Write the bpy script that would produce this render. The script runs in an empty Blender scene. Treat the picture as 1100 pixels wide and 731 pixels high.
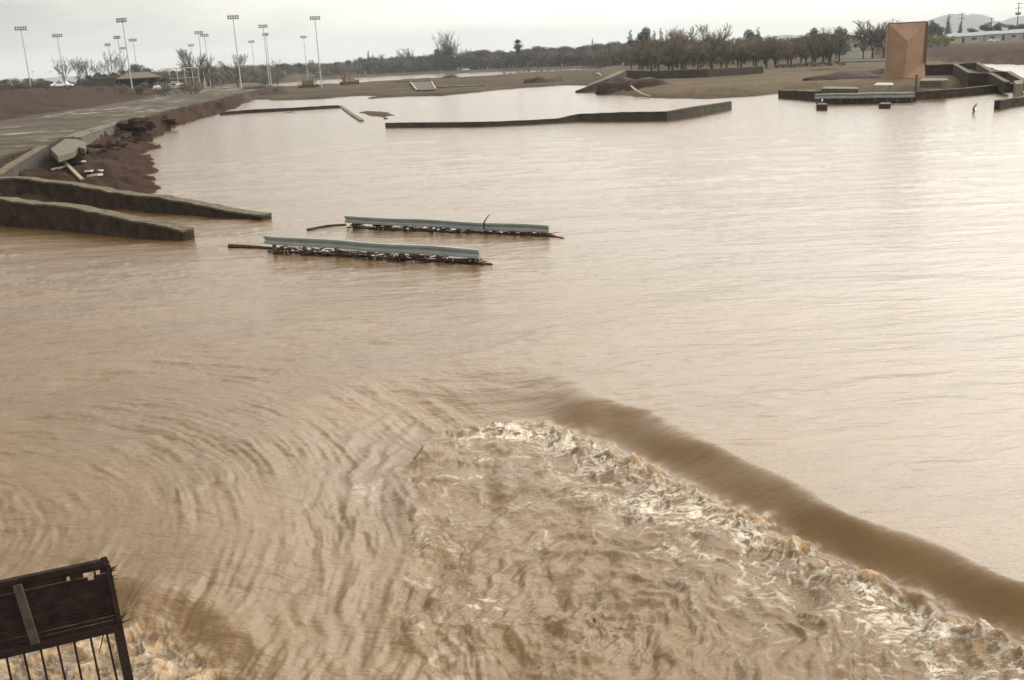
import bpy, math, random
import numpy as np
from mathutils import Vector, Matrix
SC = bpy.context.scene
COL = SC.collection
random.seed(7)
R = math.radians

# ------------------------------------------------------------------ camera
H = 6.5; FPX = 1080.0; PITCH = R(15.62); ROLL = R(3.0)
_F = np.array([0, math.cos(PITCH), -math.sin(PITCH)])
_r0 = np.array([1.0, 0, 0]); _u0 = np.array([0, math.sin(PITCH), math.cos(PITCH)])
_R = math.cos(ROLL)*_r0 - math.sin(ROLL)*_u0
_U = math.cos(ROLL)*_u0 + math.sin(ROLL)*_r0
cam_d = bpy.data.cameras.new('camera'); cam = bpy.data.objects.new('camera', cam_d); COL.objects.link(cam)
cam_d.sensor_width = 36; cam_d.lens = FPX/1100*36; cam_d.clip_end = 20000; cam_d.clip_start = 0.1
cam.matrix_world = Matrix(((_R[0], _U[0], -_F[0], 0), (_R[1], _U[1], -_F[1], 0), (_R[2], _U[2], -_F[2], H), (0, 0, 0, 1)))
SC.camera = cam

# ------------------------------------------------------------------ sky and sun (bright thin overcast)
SUN_AZ = R(38); SUN_EL = R(37)          # azimuth measured from +Y towards +X
W = bpy.data.worlds.new('World'); SC.world = W; W.use_nodes = True
nt = W.node_tree; nt.nodes.clear(); N = nt.nodes.new; L = nt.links.new
out = N('ShaderNodeOutputWorld'); bg1 = N('ShaderNodeBackground'); bg2 = N('ShaderNodeBackground'); mixs = N('ShaderNodeMixShader')
sky = N('ShaderNodeTexSky'); sky.sky_type = 'NISHITA'; sky.sun_disc = False
sky.sun_elevation = SUN_EL; sky.sun_rotation = SUN_AZ
L(sky.outputs[0], bg1.inputs[0]); bg1.inputs[1].default_value = 0.08
tc = N('ShaderNodeTexCoord'); sep = N('ShaderNodeSeparateXYZ'); L(tc.outputs['Generated'], sep.inputs[0])
def math_n(op, a, b=None, c=None, clamp=False, tree=None):
    t = tree or nt
    n = t.nodes.new('ShaderNodeMath'); n.operation = op; n.use_clamp = clamp
    for i, v in enumerate((a, b, c)):
        if v is None: continue
        if isinstance(v, (int, float)): n.inputs[i].default_value = v
        else: t.links.new(v, n.inputs[i])
    return n.outputs[0]
# clouds: long flat decks; the layer is seen at grazing angles so squash it vertically
mp = N('ShaderNodeMapping'); mp.inputs['Scale'].default_value = (1.0, 1.0, 7.0); L(tc.outputs['Generated'], mp.inputs[0])
nz = N('ShaderNodeTexNoise'); nz.inputs['Scale'].default_value = 3.6; nz.inputs['Detail'].default_value = 7; nz.inputs['Roughness'].default_value = .55
nz.inputs['Distortion'].default_value = .4
L(mp.outputs[0], nz.inputs['Vector'])
cr = N('ShaderNodeValToRGB'); e = cr.color_ramp.elements
e[0].position = .38; e[0].color = (.74, .735, .71, 1); e[1].position = .58; e[1].color = (1.0, .97, .86, 1)
L(nz.outputs[0], cr.inputs[0])
# azimuth brightness: brighter to the right (towards the veiled sun), greyer to the left and behind
azf = math_n('MULTIPLY_ADD', sep.outputs[0], .98, .0)
azf2 = math_n('MULTIPLY_ADD', sep.outputs[1], .22, azf)
azb = math_n('ADD', azf2, .80)
azb = math_n('MINIMUM', math_n('MAXIMUM', azb, .34), 1.15)
# overcast skies grow brighter with elevation
elv = math_n('MAXIMUM', sep.outputs[2], 0.0)
elb = math_n('MINIMUM', math_n('MULTIPLY_ADD', elv, 2.5, .94), 2.15)
tot = math_n('MULTIPLY', azb, elb)
# thin cloud glowing round the veiled sun
dt = N('ShaderNodeVectorMath'); dt.operation = 'DOT_PRODUCT'; L(tc.outputs['Generated'], dt.inputs[0])
dt.inputs[1].default_value = (math.sin(SUN_AZ)*math.cos(SUN_EL), math.cos(SUN_AZ)*math.cos(SUN_EL), math.sin(SUN_EL))
gl = math_n('POWER', math_n('MAXIMUM', dt.outputs['Value'], 0.0), 5.0)
gl = math_n('MULTIPLY', gl, math_n('MULTIPLY', elv, 5.0, clamp=True))
tot = math_n('MULTIPLY_ADD', gl, 2.6, tot)
vm = N('ShaderNodeVectorMath'); vm.operation = 'SCALE'; L(cr.outputs[0], vm.inputs[0]); L(tot, vm.inputs['Scale'])
# pale blue-white gap low on the horizon
hz = math_n('MULTIPLY_ADD', elv, -22.0, 1.0, clamp=True)
hz = math_n('MULTIPLY', hz, .18)
mx = N('ShaderNodeMixRGB'); L(hz, mx.inputs[0]); L(vm.outputs[0], mx.inputs[1]); mx.inputs[2].default_value = (.66, .72, .76, 1)
L(mx.outputs[0], bg2.inputs[0]); bg2.inputs[1].default_value = 1.22
mixs.inputs[0].default_value = .90; L(bg1.outputs[0], mixs.inputs[1]); L(bg2.outputs[0], mixs.inputs[2]); L(mixs.outputs[0], out.inputs[0])
sd = bpy.data.lights.new('sun', 'SUN'); sd.energy = 0.5; sd.angle = R(35); sd.color = (1, .95, .86)
so = bpy.data.objects.new('sun', sd); COL.objects.link(so)
sdir = Vector((math.sin(SUN_AZ)*math.cos(SUN_EL), math.cos(SUN_AZ)*math.cos(SUN_EL), math.sin(SUN_EL)))
so.rotation_euler = sdir.to_track_quat('Z', 'Y').to_euler()
SC.view_settings.view_transform = 'Standard'; SC.view_settings.look = 'None'
SC.view_settings.exposure = 0.0; SC.view_settings.gamma = 1; SC.view_settings.use_curve_mapping = False
SC.render.engine = 'CYCLES'
SC.cycles.max_bounces = 6; SC.cycles.volume_bounces = 0

# ------------------------------------------------------------------ pixel -> place helpers (build time only)
def ray(px, py):
    return (px-550)/FPX*_R + (365.5-py)/FPX*_U + _F
def P(px, py, z=0.0):
    d = ray(px, py); t = (z-H)/d[2]
    return np.array([d[0]*t, d[1]*t, z])
def proj(p):
    v = np.asarray(p, float)-np.array([0, 0, H]); c = v@_F
    return 550+FPX*(v@_R)/c, 365.5-FPX*(v@_U)/c
def z_at(px, py, w):                    # height over ground point w at which the image row py is reached
    lo, hi = -5.0, 80.0
    for _ in range(40):
        m = (lo+hi)/2
        if proj((w[0], w[1], m))[1] > py: lo = m
        else: hi = m
    return (lo+hi)/2
def hy(px): return 63.1-0.0524*(px-550)

# ------------------------------------------------------------------ noise
_rng = np.random.RandomState(3)
_ang = _rng.rand(4096)*2*np.pi; _GX = np.cos(_ang).astype(np.float32); _GY = np.sin(_ang).astype(np.float32)
_PERM = _rng.permutation(4096)
def pn(x, y, seed=0):
    xi = np.floor(x).astype(np.int64); yi = np.floor(y).astype(np.int64)
    fx = (x-xi); fy = (y-yi)
    def g(a, b):
        h = _PERM[(_PERM[(xi+a+seed*131) & 4095]+yi+b) & 4095]
        return _GX[h]*(fx-a)+_GY[h]*(fy-b)
    u = fx*fx*fx*(fx*(fx*6-15)+10); v = fy*fy*fy*(fy*(fy*6-15)+10)
    a = g(0, 0); b = g(1, 0); c = g(0, 1); d = g(1, 1)
    return ((a+(b-a)*u)*(1-v)+(c+(d-c)*u)*v)*1.5
def fbm(x, y, o=4, seed=0, gain=.5, lac=2.03):
    s = 0; a = 1.0; t = 0
    for i in range(o):
        s = s+a*pn(x, y, seed+i*7); t += a; a *= gain; x = x*lac+3.1; y = y*lac-1.7
    return s/t
def ridged(x, y, o=4, seed=0, gain=.5):
    s = 0; a = 1.0; t = 0
    for i in range(o):
        s = s+a*(1-np.abs(pn(x, y, seed+i*7))*2.2); t += a; a *= gain; x = x*2.1+5.3; y = y*2.1+2.7
    return s/t
def sm(t): t = np.clip(t, 0, 1); return t*t*(3-2*t)
def sdist(X, Y, poly):                  # signed distance: negative inside
    poly = np.asarray(poly)[:, :2]; n = len(poly)
    best = np.full(X.shape, 1e18); ins = np.zeros(X.shape, bool)
    for i in range(n):
        ax, ay = poly[i]; bx, by = poly[(i+1) % n]
        ex, ey = bx-ax, by-ay; l2 = ex*ex+ey*ey+1e-12
        t = np.clip(((X-ax)*ex+(Y-ay)*ey)/l2, 0, 1)
        best = np.minimum(best, (X-ax-t*ex)**2+(Y-ay-t*ey)**2)
        c = (ay > Y) != (by > Y)
        if abs(by-ay) > 1e-12: ins ^= c & (X < (bx-ax)*(Y-ay)/(by-ay)+ax)
    d = np.sqrt(best); return np.where(ins, -d, d)

# ------------------------------------------------------------------ object helpers
def tag(o, label=None, cat=None, group=None, kind=None):
    if label: o['label'] = label
    if cat: o['category'] = cat
    if group: o['group'] = group
    if kind: o['kind'] = kind
    return o
def empty(name, loc=(0, 0, 0), rz=0):
    o = bpy.data.objects.new(name, None); COL.objects.link(o); o.location = loc; o.rotation_euler = (0, 0, rz); o.empty_display_size = .3
    return o
class MB:
    def __init__(s): s.v = []; s.f = []
    def add(s, vs, fs):
        b = len(s.v); s.v += [tuple(map(float, v)) for v in vs]; s.f += [tuple(i+b for i in f) for f in fs]; return s
    def box(s, c, d, rz=0):
        x, y, z = d[0]/2, d[1]/2, d[2]/2; cs, sn = math.cos(rz), math.sin(rz)
        vs = [(c[0]+a*x*cs-b*y*sn, c[1]+a*x*sn+b*y*cs, c[2]+k*z) for k in (-1, 1) for a, b in ((-1, -1), (1, -1), (1, 1), (-1, 1))]
        return s.add(vs, [(3, 2, 1, 0), (4, 5, 6, 7), (0, 1, 5, 4), (1, 2, 6, 5), (2, 3, 7, 6), (3, 0, 4, 7)])
    def beam(s, a, b, w, h, up=(0, 0, 1)):       # rectangular bar from a to b
        a = Vector(a); b = Vector(b); d = (b-a).normalized(); u = Vector(up)
        sd_ = d.cross(u)
        if sd_.length < 1e-4: sd_ = d.cross(Vector((1, 0, 0)))
        sd_.normalize(); u = sd_.cross(d); q = []
        for p in (a, b):
            for i, j in ((-1, -1), (1, -1), (1, 1), (-1, 1)): q.append(p+sd_*(i*w/2)+u*(j*h/2))
        return s.add(q, [(3, 2, 1, 0), (4, 5, 6, 7), (0, 1, 5, 4), (1, 2, 6, 5), (2, 3, 7, 6), (3, 0, 4, 7)])
    def tube(s, a, b, r1, r2, n=6, caps=True):
        a = Vector(a); b = Vector(b); d = (b-a)
        if d.length < 1e-6: return s
        d.normalize(); u = d.cross(Vector((0, 0, 1)))
        if u.length < 1e-3: u = Vector((1, 0, 0))
        u.normalize(); w = d.cross(u); q = []
        for p, r in ((a, r1), (b, r2)):
            for i in range(n):
                t = 2*math.pi*i/n; q.append(p+u*(math.cos(t)*r)+w*(math.sin(t)*r))
        f = [(i, (i+1) % n, n+(i+1) % n, n+i) for i in range(n)]
        if caps: f += [tuple(range(n-1, -1, -1)), tuple(range(n, 2*n))]
        return s.add(q, f)
    def build(s, name, mat, parent=None, smooth=False, bevel=0):
        me = bpy.data.meshes.new(name); me.from_pydata(s.v, [], s.f); me.update()
        if smooth: me.polygons.foreach_set('use_smooth', [True]*len(me.polygons))
        o = bpy.data.objects.new(name, me); COL.objects.link(o); me.materials.append(mat)
        if parent: o.parent = parent
        if bevel:
            m = o.modifiers.new('b', 'BEVEL'); m.width = bevel; m.segments = 1; m.limit_method = 'ANGLE'
        return o
def copy_tree(o, parent=None):
    c = o.copy(); COL.objects.link(c); c.parent = parent
    for ch in list(o.children): copy_tree(ch, c)
    return c

# ------------------------------------------------------------------ materials
def mat_simple(name, c1, c2=None, scale=3.0, rough=.85, bump=.0, spec=.3, metal=0, c3=None, stretch=(1, 1, 1), rnd=0):
    m = bpy.data.materials.new(name); m.use_nodes = True; t = m.node_tree; b = t.nodes['Principled BSDF']
    b.inputs['Roughness'].default_value = rough; b.inputs['Specular IOR Level'].default_value = spec; b.inputs['Metallic'].default_value = metal
    c2 = c2 or tuple(x*.7 for x in c1)
    co = t.nodes.new('ShaderNodeTexCoord'); mpn = t.nodes.new('ShaderNodeMapping'); mpn.inputs['Scale'].default_value = stretch
    t.links.new(co.outputs['Object'], mpn.inputs[0])
    n = t.nodes.new('ShaderNodeTexNoise'); n.inputs['Scale'].default_value = scale; n.inputs['Detail'].default_value = 8; n.inputs['Roughness'].default_value = .6
    t.links.new(mpn.outputs[0], n.inputs['Vector'])
    r = t.nodes.new('ShaderNodeValToRGB'); e = r.color_ramp.elements
    e[0].position = .33; e[0].color = (*c2, 1); e[1].position = .66; e[1].color = (*c1, 1)
    if c3: x = e.new(.5); x.color = (*c3, 1)
    t.links.new(n.outputs[0], r.inputs[0]); last = r.outputs[0]
    if rnd:
        oi = t.nodes.new('ShaderNodeObjectInfo'); mu = t.nodes.new('ShaderNodeHueSaturation')
        v = math_n('MULTIPLY_ADD', oi.outputs['Random'], rnd, 1-rnd/2, tree=t); t.links.new(v, mu.inputs['Value']); t.links.new(last, mu.inputs['Color']); last = mu.outputs[0]
    t.links.new(last, b.inputs['Base Color'])
    if bump:
        n2 = t.nodes.new('ShaderNodeTexNoise'); n2.inputs['Scale'].default_value = scale*4; n2.inputs['Detail'].default_value = 6
        t.links.new(co.outputs['Object'], n2.inputs['Vector'])
        bp = t.nodes.new('ShaderNodeBump'); bp.inputs['Strength'].default_value = bump; bp.inputs['Distance'].default_value = .05
        t.links.new(n2.outputs[0], bp.inputs['Height']); t.links.new(bp.outputs[0], b.inputs['Normal'])
    return m
M = {}
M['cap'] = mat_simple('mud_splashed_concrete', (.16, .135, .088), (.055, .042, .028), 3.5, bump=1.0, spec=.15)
M['conc_dark'] = mat_simple('wet_shaded_concrete', (.062, .043, .030), (.022, .015, .011), 1.6, bump=1.0, rough=.8, spec=.15)  # wet stain plus the shade of backlit wall faces, both put into the colour
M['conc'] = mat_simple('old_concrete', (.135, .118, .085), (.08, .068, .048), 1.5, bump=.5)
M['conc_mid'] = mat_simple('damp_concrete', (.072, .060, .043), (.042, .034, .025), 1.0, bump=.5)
M['conc_pale'] = mat_simple('pale_concrete', (.42, .36, .27), (.28, .24, .18), 1.5, bump=.4)
M['galv'] = mat_simple('galvanised_steel', (.30, .325, .315), (.21, .235, .23), 1.4, rough=.5, spec=.5, bump=.1, stretch=(1, 1, 3))
M['post'] = mat_simple('muddy_steel_post', (.18, .16, .13), (.09, .07, .055), 5, rough=.7)
M['debris'] = mat_simple('wet_brush_debris', (.075, .045, .032), (.025, .016, .013), 5, rough=.9)
M['straw'] = mat_simple('pale_straw_debris', (.42, .34, .24), (.25, .19, .13), 5)
M['plank'] = mat_simple('weathered_plank', (.30, .24, .15), (.18, .14, .09), 6)
M['white_wood'] = mat_simple('white_painted_board', (.62, .60, .55), (.40, .37, .32), 5)
M['ply'] = mat_simple('brown_plywood_cladding', (.37, .235, .145), (.28, .175, .11), .6, rough=.8, bump=.1, c3=(.33, .205, .128))
M['ply_edge'] = mat_simple('dark_plywood_edge', (.12, .07, .045), None, 2)
M['rust'] = mat_simple('dark_rusty_steel', (.030, .017, .014), (.012, .008, .008), 9, rough=.85, spec=.12, bump=.4)
M['rust_bar'] = mat_simple('rusty_bar', (.028, .018, .014), (.014, .009, .008), 12, rough=.85, spec=.1)
M['weath_post'] = mat_simple('weathered_grey_post', (.075, .058, .044), (.035, .026, .02), 8, bump=.3)
M['bark'] = mat_simple('grey_brown_bark', (.075, .058, .045), (.045, .034, .028), 4, rnd=.3)
M['twig'] = mat_simple('bare_twigs', (.18, .14, .105), (.11, .086, .066), 1.2, rnd=.35)
M['twig_grey'] = mat_simple('grey_bare_twigs', (.15, .13, .10), (.09, .08, .065), 1.2, rnd=.25)
M['leaf'] = mat_simple('olive_foliage', (.090, .098, .055), (.045, .050, .030), .9, rnd=.35)
M['leaf_dark'] = mat_simple('dark_foliage', (.040, .048, .032), (.020, .026, .019), .9, rnd=.3)
M['leaf_yel'] = mat_simple('yellow_green_foliage', (.30, .26, .06), (.14, .13, .04), 1.2)
M['dirt'] = mat_simple('red_brown_dirt', (.055, .031, .021), (.030, .018, .013), .8, bump=.8)
M['soil_tan'] = mat_simple('tan_soil', (.20, .15, .10), (.13, .095, .065), .8, bump=.8)
M['pole'] = mat_simple('grey_steel_pole', (.46, .46, .45), (.40, .40, .39), 2, rough=.5)
M['wood_pole'] = mat_simple('creosoted_pole', (.07, .055, .045), None, 3)
M['lamp'] = mat_simple('floodlight_housing', (.28, .28, .285), (.22, .22, .225), 3, rough=.5)
M['roof'] = mat_simple('brown_shingle', (.14, .11, .085), (.10, .08, .06), 2)
M['roof_grey'] = mat_simple('pale_grey_roof', (.30, .31, .31), (.22, .23, .23), 2)
M['wall_pale'] = mat_simple('cream_wall', (.50, .48, .36), (.40, .38, .28), 1)
M['wall_white'] = mat_simple('whitewashed_wall', (.46, .46, .43), (.36, .36, .33), 1)
M['glass'] = mat_simple('dark_glass', (.03, .035, .04), None, 2, rough=.1, spec=.6)
M['car_white'] = mat_simple('white_car_paint', (.78, .78, .76), (.70, .70, .68), 2, rough=.3, spec=.5)
M['car_green'] = mat_simple('pale_green_car_paint', (.42, .50, .42), (.35, .42, .35), 2, rough=.35, spec=.5)
M['tyre'] = mat_simple('tyre_rubber', (.02, .02, .02), None, 4)
M['rim'] = mat_simple('wheel_rim', (.4, .4, .4), None, 4, rough=.4)
M['yellow'] = mat_simple('worn_yellow_paint', (.27, .20, .05), (.12, .09, .035), 1.5, rough=.55)
M['track'] = mat_simple('muddy_track_steel', (.06, .042, .032), None, 4)
M['hill'] = mat_simple('desert_mountain', (.10, .085, .085), (.06, .055, .06), .004, bump=.3)

# ------------------------------------------------------------------ land outlines, from the shore inwards
def PL(pts): return np.array([P(*p)[:2] if len(p) == 3 else P(p[0], p[1], 0)[:2] for p in pts])
L_NEAR = PL([(-700, 235), (-60, 232), (60, 222), (118, 208), (155, 209), (163, 203), (153, 190), (160, 178), (152, 168), (157, 158), (149, 149), (160, 142), (180, 138), (198, 131), (228, 124), (238, 119), (236, 111), (262, 106), (290, 104), (287, 94), (240, 91.5), (-700, 131)])
L_ROAD = PL([(-700, 420, 0), (-160, 262, 0), (-30, 235, 0), (3, 220, 0), (55.5, 187, 0), (62, 166, 1.9), (88, 157.5, 1.1), (120, 145, 1.1), (142, 139, 1.1), (150, 133, 1.9), (170, 125, 1.9), (196, 117, 1.9), (238, 112, 1.2), (262, 104, 1.2), (288, 98, 1.2), (284, 94), (240, 92), (-700, 132)])
L_BANK = PL([(-700, 175, 1.9), (0, 131, 1.9), (60, 121, 1.9), (120, 113, 1.9), (175, 103, 1.9), (215, 97, 1.9), (225, 90, 1.9), (-700, 132, 1.9)])
L_STRIP = PL([(236, 112), (262, 107), (300, 108.5), (345, 106.5), (385, 103.5), (405, 104), (388, 107), (440, 104), (475, 103.5), (500, 101), (540, 96.5), (575, 94), (612, 92), (640, 92), (672, 84), (660, 75.5), (640, 75.3), (560, 79.5), (500, 84), (450, 85), (420, 87.5), (380, 90), (330, 92.5), (285, 94), (250, 94)])
L_LINE2 = PL([(340, 85.5), (420, 81.8), (520, 77.2), (640, 72.9), (640, 72.2), (520, 76.0), (420, 80.8), (340, 84.2)])
L_PEN = PL([(619, 99), (655, 101), (700, 105.5), (760, 106.5), (815, 103.5), (838, 101), (875, 101), (960, 99), (1050, 94), (1080, 90), (1100, 88), (1080, 78), (1060, 72), (1010, 70), (1000, 66), (900, 65), (700, 70), (640, 74.8), (650, 84)])
L_FAR = PL([(-700, 136), (0, 96), (190, 88.5, .8), (230, 90.5, .8), (300, 87, .8), (420, 80, .8), (560, 74.8, .8), (640, 71.3, .8), (700, 68), (850, 66), (960, 64), (1000, 67), (1050, 68.2), (1100, 69.5), (1300, 66), (1700, 60), (1700, 3.7), (1000, 40.3), (550, 64.0), (0, 92.8), (-700, 129.5)])
L_EAST = PL([(880, 60, .5), (960, 62, .5), (1000, 64.5, .5), (1050, 66, .5), (1100, 67, .5), (1300, 62, .5), (1700, 50, .5), (1700, 3.7), (1000, 40.3), (880, 47)])
L_SHOAL = PL([(384, 121), (400, 119), (420, 121), (425, 124), (415, 128.5), (400, 126.5)])
L_SHOAL2 = PL([(362, 114), (368, 113.5), (384, 127), (388, 130.5), (383, 130.5)])
L_MUD = PL([(415, 138), (520, 137.5), (600, 134), (640, 132), (640, 130), (415, 131)])

def terrain(X, Y):
    r = np.hypot(X, Y)
    nb = fbm(X/9, Y/9, 4, 11); nf = fbm(X/2.2, Y/2.2, 3, 23)
    z = np.full(X.shape, -1.6)
    def up(poly, h, w, base=-1.2, rough=1.0, drop=0):
        d = -sdist(X, Y, poly)+ (nb*1.4+nf*.5)*rough
        return base+(h-base)*sm((d+drop)/w), d
    z1, d0 = up(L_NEAR, .95, 12.0, rough=1.0, drop=7.2); z = np.maximum(z, z1)
    d1 = -sdist(X, Y, L_ROAD)+(nb*1.6+nf*1.3)*sm((r-85)/40)*.9-.7
    z = np.where(d1 > -1.2, np.maximum(z, .75+1.1*sm((d1+1.0)/1.3)), z)
    gully = np.clip(ridged(X/4, Y/4, 3, 41), 0, 1)
    z = np.where((z1 > .0) & (d1 < .3), z+(gully-.55)*.55+nf*.25, z)
    zb, d2 = up(L_BANK, 3.3, 30, base=0, rough=2.0)
    z = z+np.where(d2 > 0, (zb)*1.0, 0)*(d1 > -2)
    z3, _ = up(L_STRIP, .5, 5, rough=1.5, drop=2.5); z = np.maximum(z, z3)
    z4, _ = up(L_LINE2, .25, 4, rough=.8, drop=3); z = np.maximum(z, z4)
    z5, d5 = up(L_PEN, 1.2, 16, rough=1.2, drop=8); z = np.maximum(z, z5)
    z6, d6 = up(L_FAR, 1.0, 12, rough=1.5, drop=6); z = np.maximum(z, z6)
    m_ = sm((-X-40-0.05*r)/70.)*sm((r-190)/110.)
    z = np.where((m_ > .01) & ((d6 > 0) | (d2 > 0)), np.maximum(z, 1.0+4.0*m_), z)
    de = -sdist(X, Y, L_EAST)+nb*4
    ze = 2.2*sm(de/14)+3.0*sm((de-10)/330)
    z = np.where(de > 0, np.maximum(z, ze+.6), z)
    for s_, h in ((L_SHOAL, .12), (L_MUD, .03)):
        zs, _ = up(s_, h, 1.8, rough=1.5, drop=.9); z = np.maximum(z, zs)
    land = z > .2
    z = z+np.where(land, nb*.18+nf*.07, 0)
    # wheel ruts and puddles on the haul road
    road = (d1 > 1) & (d2 < 0)
    dip = sm((fbm(X/14, Y/5, 3, 77)-.10)/.25)
    z = np.where(road, z-.10*dip, z)
    return z, d1, d2, d5, de, nb, nf, dip, d0
def on_ground(px, py):
    for z_ in np.arange(3.0, -.6, -.03):
        q = P(px, py, z_)
        if terrain(np.array([q[0]]), np.array([q[1]]))[0][0] >= z_: return z_
    return 0.0
def gz(x, y):
    return float(terrain(np.array([float(x)]), np.array([float(y)]))[0][0])

def fan(thetas, azs):
    r = H/np.tan(thetas); A, Rr = np.meshgrid(azs, r)
    return np.sin(A)*Rr, np.cos(A)*Rr, Rr
def grid_obj(name, X, Y, Z, mat, attrs=None, colattr=None):
    n, m = X.shape; me = bpy.data.meshes.new(name)
    co = np.empty((n*m, 3), np.float32); co[:, 0] = X.ravel(); co[:, 1] = Y.ravel(); co[:, 2] = Z.ravel()
    idx = np.arange(n*m).reshape(n, m)
    q = np.stack([idx[:-1, :-1], idx[:-1, 1:], idx[1:, 1:], idx[1:, :-1]], -1).reshape(-1, 4)[:, ::-1]
    q = q[:, ::-1]
    me.vertices.add(n*m); me.vertices.foreach_set('co', co.ravel())
    me.loops.add(q.size); me.loops.foreach_set('vertex_index', q.ravel().astype(np.int32))
    me.polygons.add(len(q)); me.polygons.foreach_set('loop_start', np.arange(0, q.size, 4, dtype=np.int32))
    me.polygons.foreach_set('loop_total', np.full(len(q), 4, np.int32))
    me.polygons.foreach_set('use_smooth', np.ones(len(q), bool))
    me.update(calc_edges=True)
    for k, v in (attrs or {}).items():
        a = me.attributes.new(k, 'FLOAT', 'POINT'); a.data.foreach_set('value', v.ravel().astype(np.float32))
    for k, v in (colattr or {}).items():
        a = me.attributes.new(k, 'FLOAT_COLOR', 'POINT'); c = np.ones((n*m, 4), np.float32); c[:, :3] = v.reshape(-1, 3); a.data.foreach_set('color', c.ravel())
    o = bpy.data.objects.new(name, me); COL.objects.link(o); me.materials.append(mat); return o

# ---- ground sheet
th = np.concatenate([R(1)*np.linspace(70, 12.5, 14), R(1)*np.linspace(12, .35, 400), R(1)*np.array([.30, .25, .2, .15, .1, .07, .045, .03])])
az = np.concatenate([R(1)*np.linspace(-56, -32, 30), R(1)*np.linspace(-31.9, 31.9, 900), R(1)*np.linspace(32, 56, 30)])
X, Y, Rr = fan(th, az)
Z, d1, d2, d5, de, nb, nf, dip, d0 = terrain(X, Y)
def colr(*c): return np.array(c)
c_mud = colr(.037, .0215, .0145); c_road = colr(.088, .074, .054); c_tan = colr(.105, .078, .048); c_green = colr(.044, .040, .024); c_far = colr(.078, .053, .036)
C = np.broadcast_to(c_far, X.shape+(3,)).copy()
def blend(C, c, m): return C*(1-m[..., None])+c*m[..., None]
mottl = sm(fbm(X/20, Y/20, 3, 91)*1.6+.5)
C = blend(C, c_green, mottl*.7)
C = blend(C, c_mud, sm((d0+6)/2))
C = blend(C, c_road, sm((d1-.6)/1.0+nf*.6)*(1-sm(d2/3)))
streak = sm(fbm(X/18, Y/3.0, 4, 55)*2.4+.4)
C = blend(C, c_road*.62, .75*streak*sm((d1-.6)/1.5)*(1-sm(d2/3)))
C = blend(C, c_mud*1.15, sm(d2/4)*(1-sm((Rr-270)/60)))
C = C*(1+.5*fbm(X/30, Y/7, 4, 207)[..., None]); C = blend(C, c_tan, sm(d5/3)*(1-.5*mottl))
C = blend(C, c_mud*1.2, sm((de)/3)*(1-sm((de-40+nb*20)/20)))
C = blend(C, colr(.085, .064, .045), sm((de-40+nb*20)/20))
C = C*(1+.22*fbm(X/5, Y/5, 4, 5)[..., None]+.12*nf[..., None])
PUD = dip*((d1 > 2) & (d2 < -1))
gm = bpy.data.materials.new('ground_mud_and_earth'); gm.use_nodes = True; t = gm.node_tree; b = t.nodes['Principled BSDF']
at = t.nodes.new('ShaderNodeAttribute'); at.attribute_name = 'earth'; co = t.nodes.new('ShaderNodeTexCoord')
n1 = t.nodes.new('ShaderNodeTexNoise'); n1.inputs['Scale'].default_value = .9; n1.inputs['Detail'].default_value = 10; n1.inputs['Roughness'].default_value = .65
t.links.new(co.outputs['Object'], n1.inputs['Vector'])
v = math_n('MULTIPLY_ADD', n1.outputs[0], 1.5, .25, tree=t)
vs = t.nodes.new('ShaderNodeVectorMath'); vs.operation = 'SCALE'; t.links.new(at.outputs['Color'], vs.inputs[0]); t.links.new(v, vs.inputs['Scale'])
t.links.new(vs.outputs[0], b.inputs['Base Color'])
pa = t.nodes.new('ShaderNodeAttribute'); pa.attribute_name = 'wet'
n3 = t.nodes.new('ShaderNodeTexNoise'); n3.inputs['Scale'].default_value = .5; n3.inputs['Detail'].default_value = 5; t.links.new(co.outputs['Object'], n3.inputs['Vector'])
wet = math_n('MULTIPLY', pa.outputs['Fac'], math_n('MULTIPLY_ADD', n3.outputs[0], 5, -1.9, clamp=True, tree=t), clamp=True, tree=t)
ro = math_n('MULTIPLY_ADD', wet, -.72, .9, tree=t); t.links.new(ro, b.inputs['Roughness'])
bp = t.nodes.new('ShaderNodeBump'); bp.inputs['Distance'].default_value = .25
bs = math_n('MULTIPLY_ADD', wet, -.68, .7, tree=t); t.links.new(bs, bp.inputs['Strength'])
t.links.new(n1.outputs[0], bp.inputs['Height']); t.links.new(bp.outputs[0], b.inputs['Normal']); t.links.new(math_n('MULTIPLY_ADD', wet, .5, .03, tree=t), b.inputs['Specular IOR Level'])
tag(grid_obj('ground', X, Y, Z, gm, {'wet': PUD}, {'earth': C}), kind='structure')

# ---- water sheet: upper pool, smooth glide over the sill, churning lower pool
DROP = .43; DROP2 = .30
TOE = [P(x, y, -DROP)[:2] for x, y in [(1400, 830), (1200, 738), (1100, 692), (1040, 668), (1000, 650), (940, 622), (900, 604), (850, 583), (800, 558), (750, 530), (700, 503), (660, 482), (620, 468), (585, 458), (550, 456), (510, 459), (478, 464), (450, 480), (436, 505), (428, 545), (436, 600), (418, 650), (425, 700), (430, 760), (450, 900), (700, 1100), (1400, 1100)]]
TOE2 = [P(x, y, -DROP2)[:2] for x, y in [(-300, 690), (0, 668), (118, 664), (150, 674), (180, 676), (210, 697), (240, 712), (268, 731), (300, 780), (330, 900), (-400, 900)]]
th = np.concatenate([R(1)*np.linspace(74, 40.5, 60), R(1)*np.linspace(40.4, .4, 760), R(1)*np.array([.3, .2, .1, .05])])
az = np.concatenate([R(1)*np.linspace(-56, -31, 40), R(1)*np.linspace(-30.9, 30.9, 980), R(1)*np.linspace(31, 56, 40)])
X, Y, Rr = fan(th, az)
Z = np.zeros_like(X); FO = np.zeros_like(X); FR = np.zeros_like(X)
nrow = int(np.argmax(Rr[:, 0] > 120)); sl = np.s_[:nrow]
x, y, rr = X[sl], Y[sl], Rr[sl]
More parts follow.
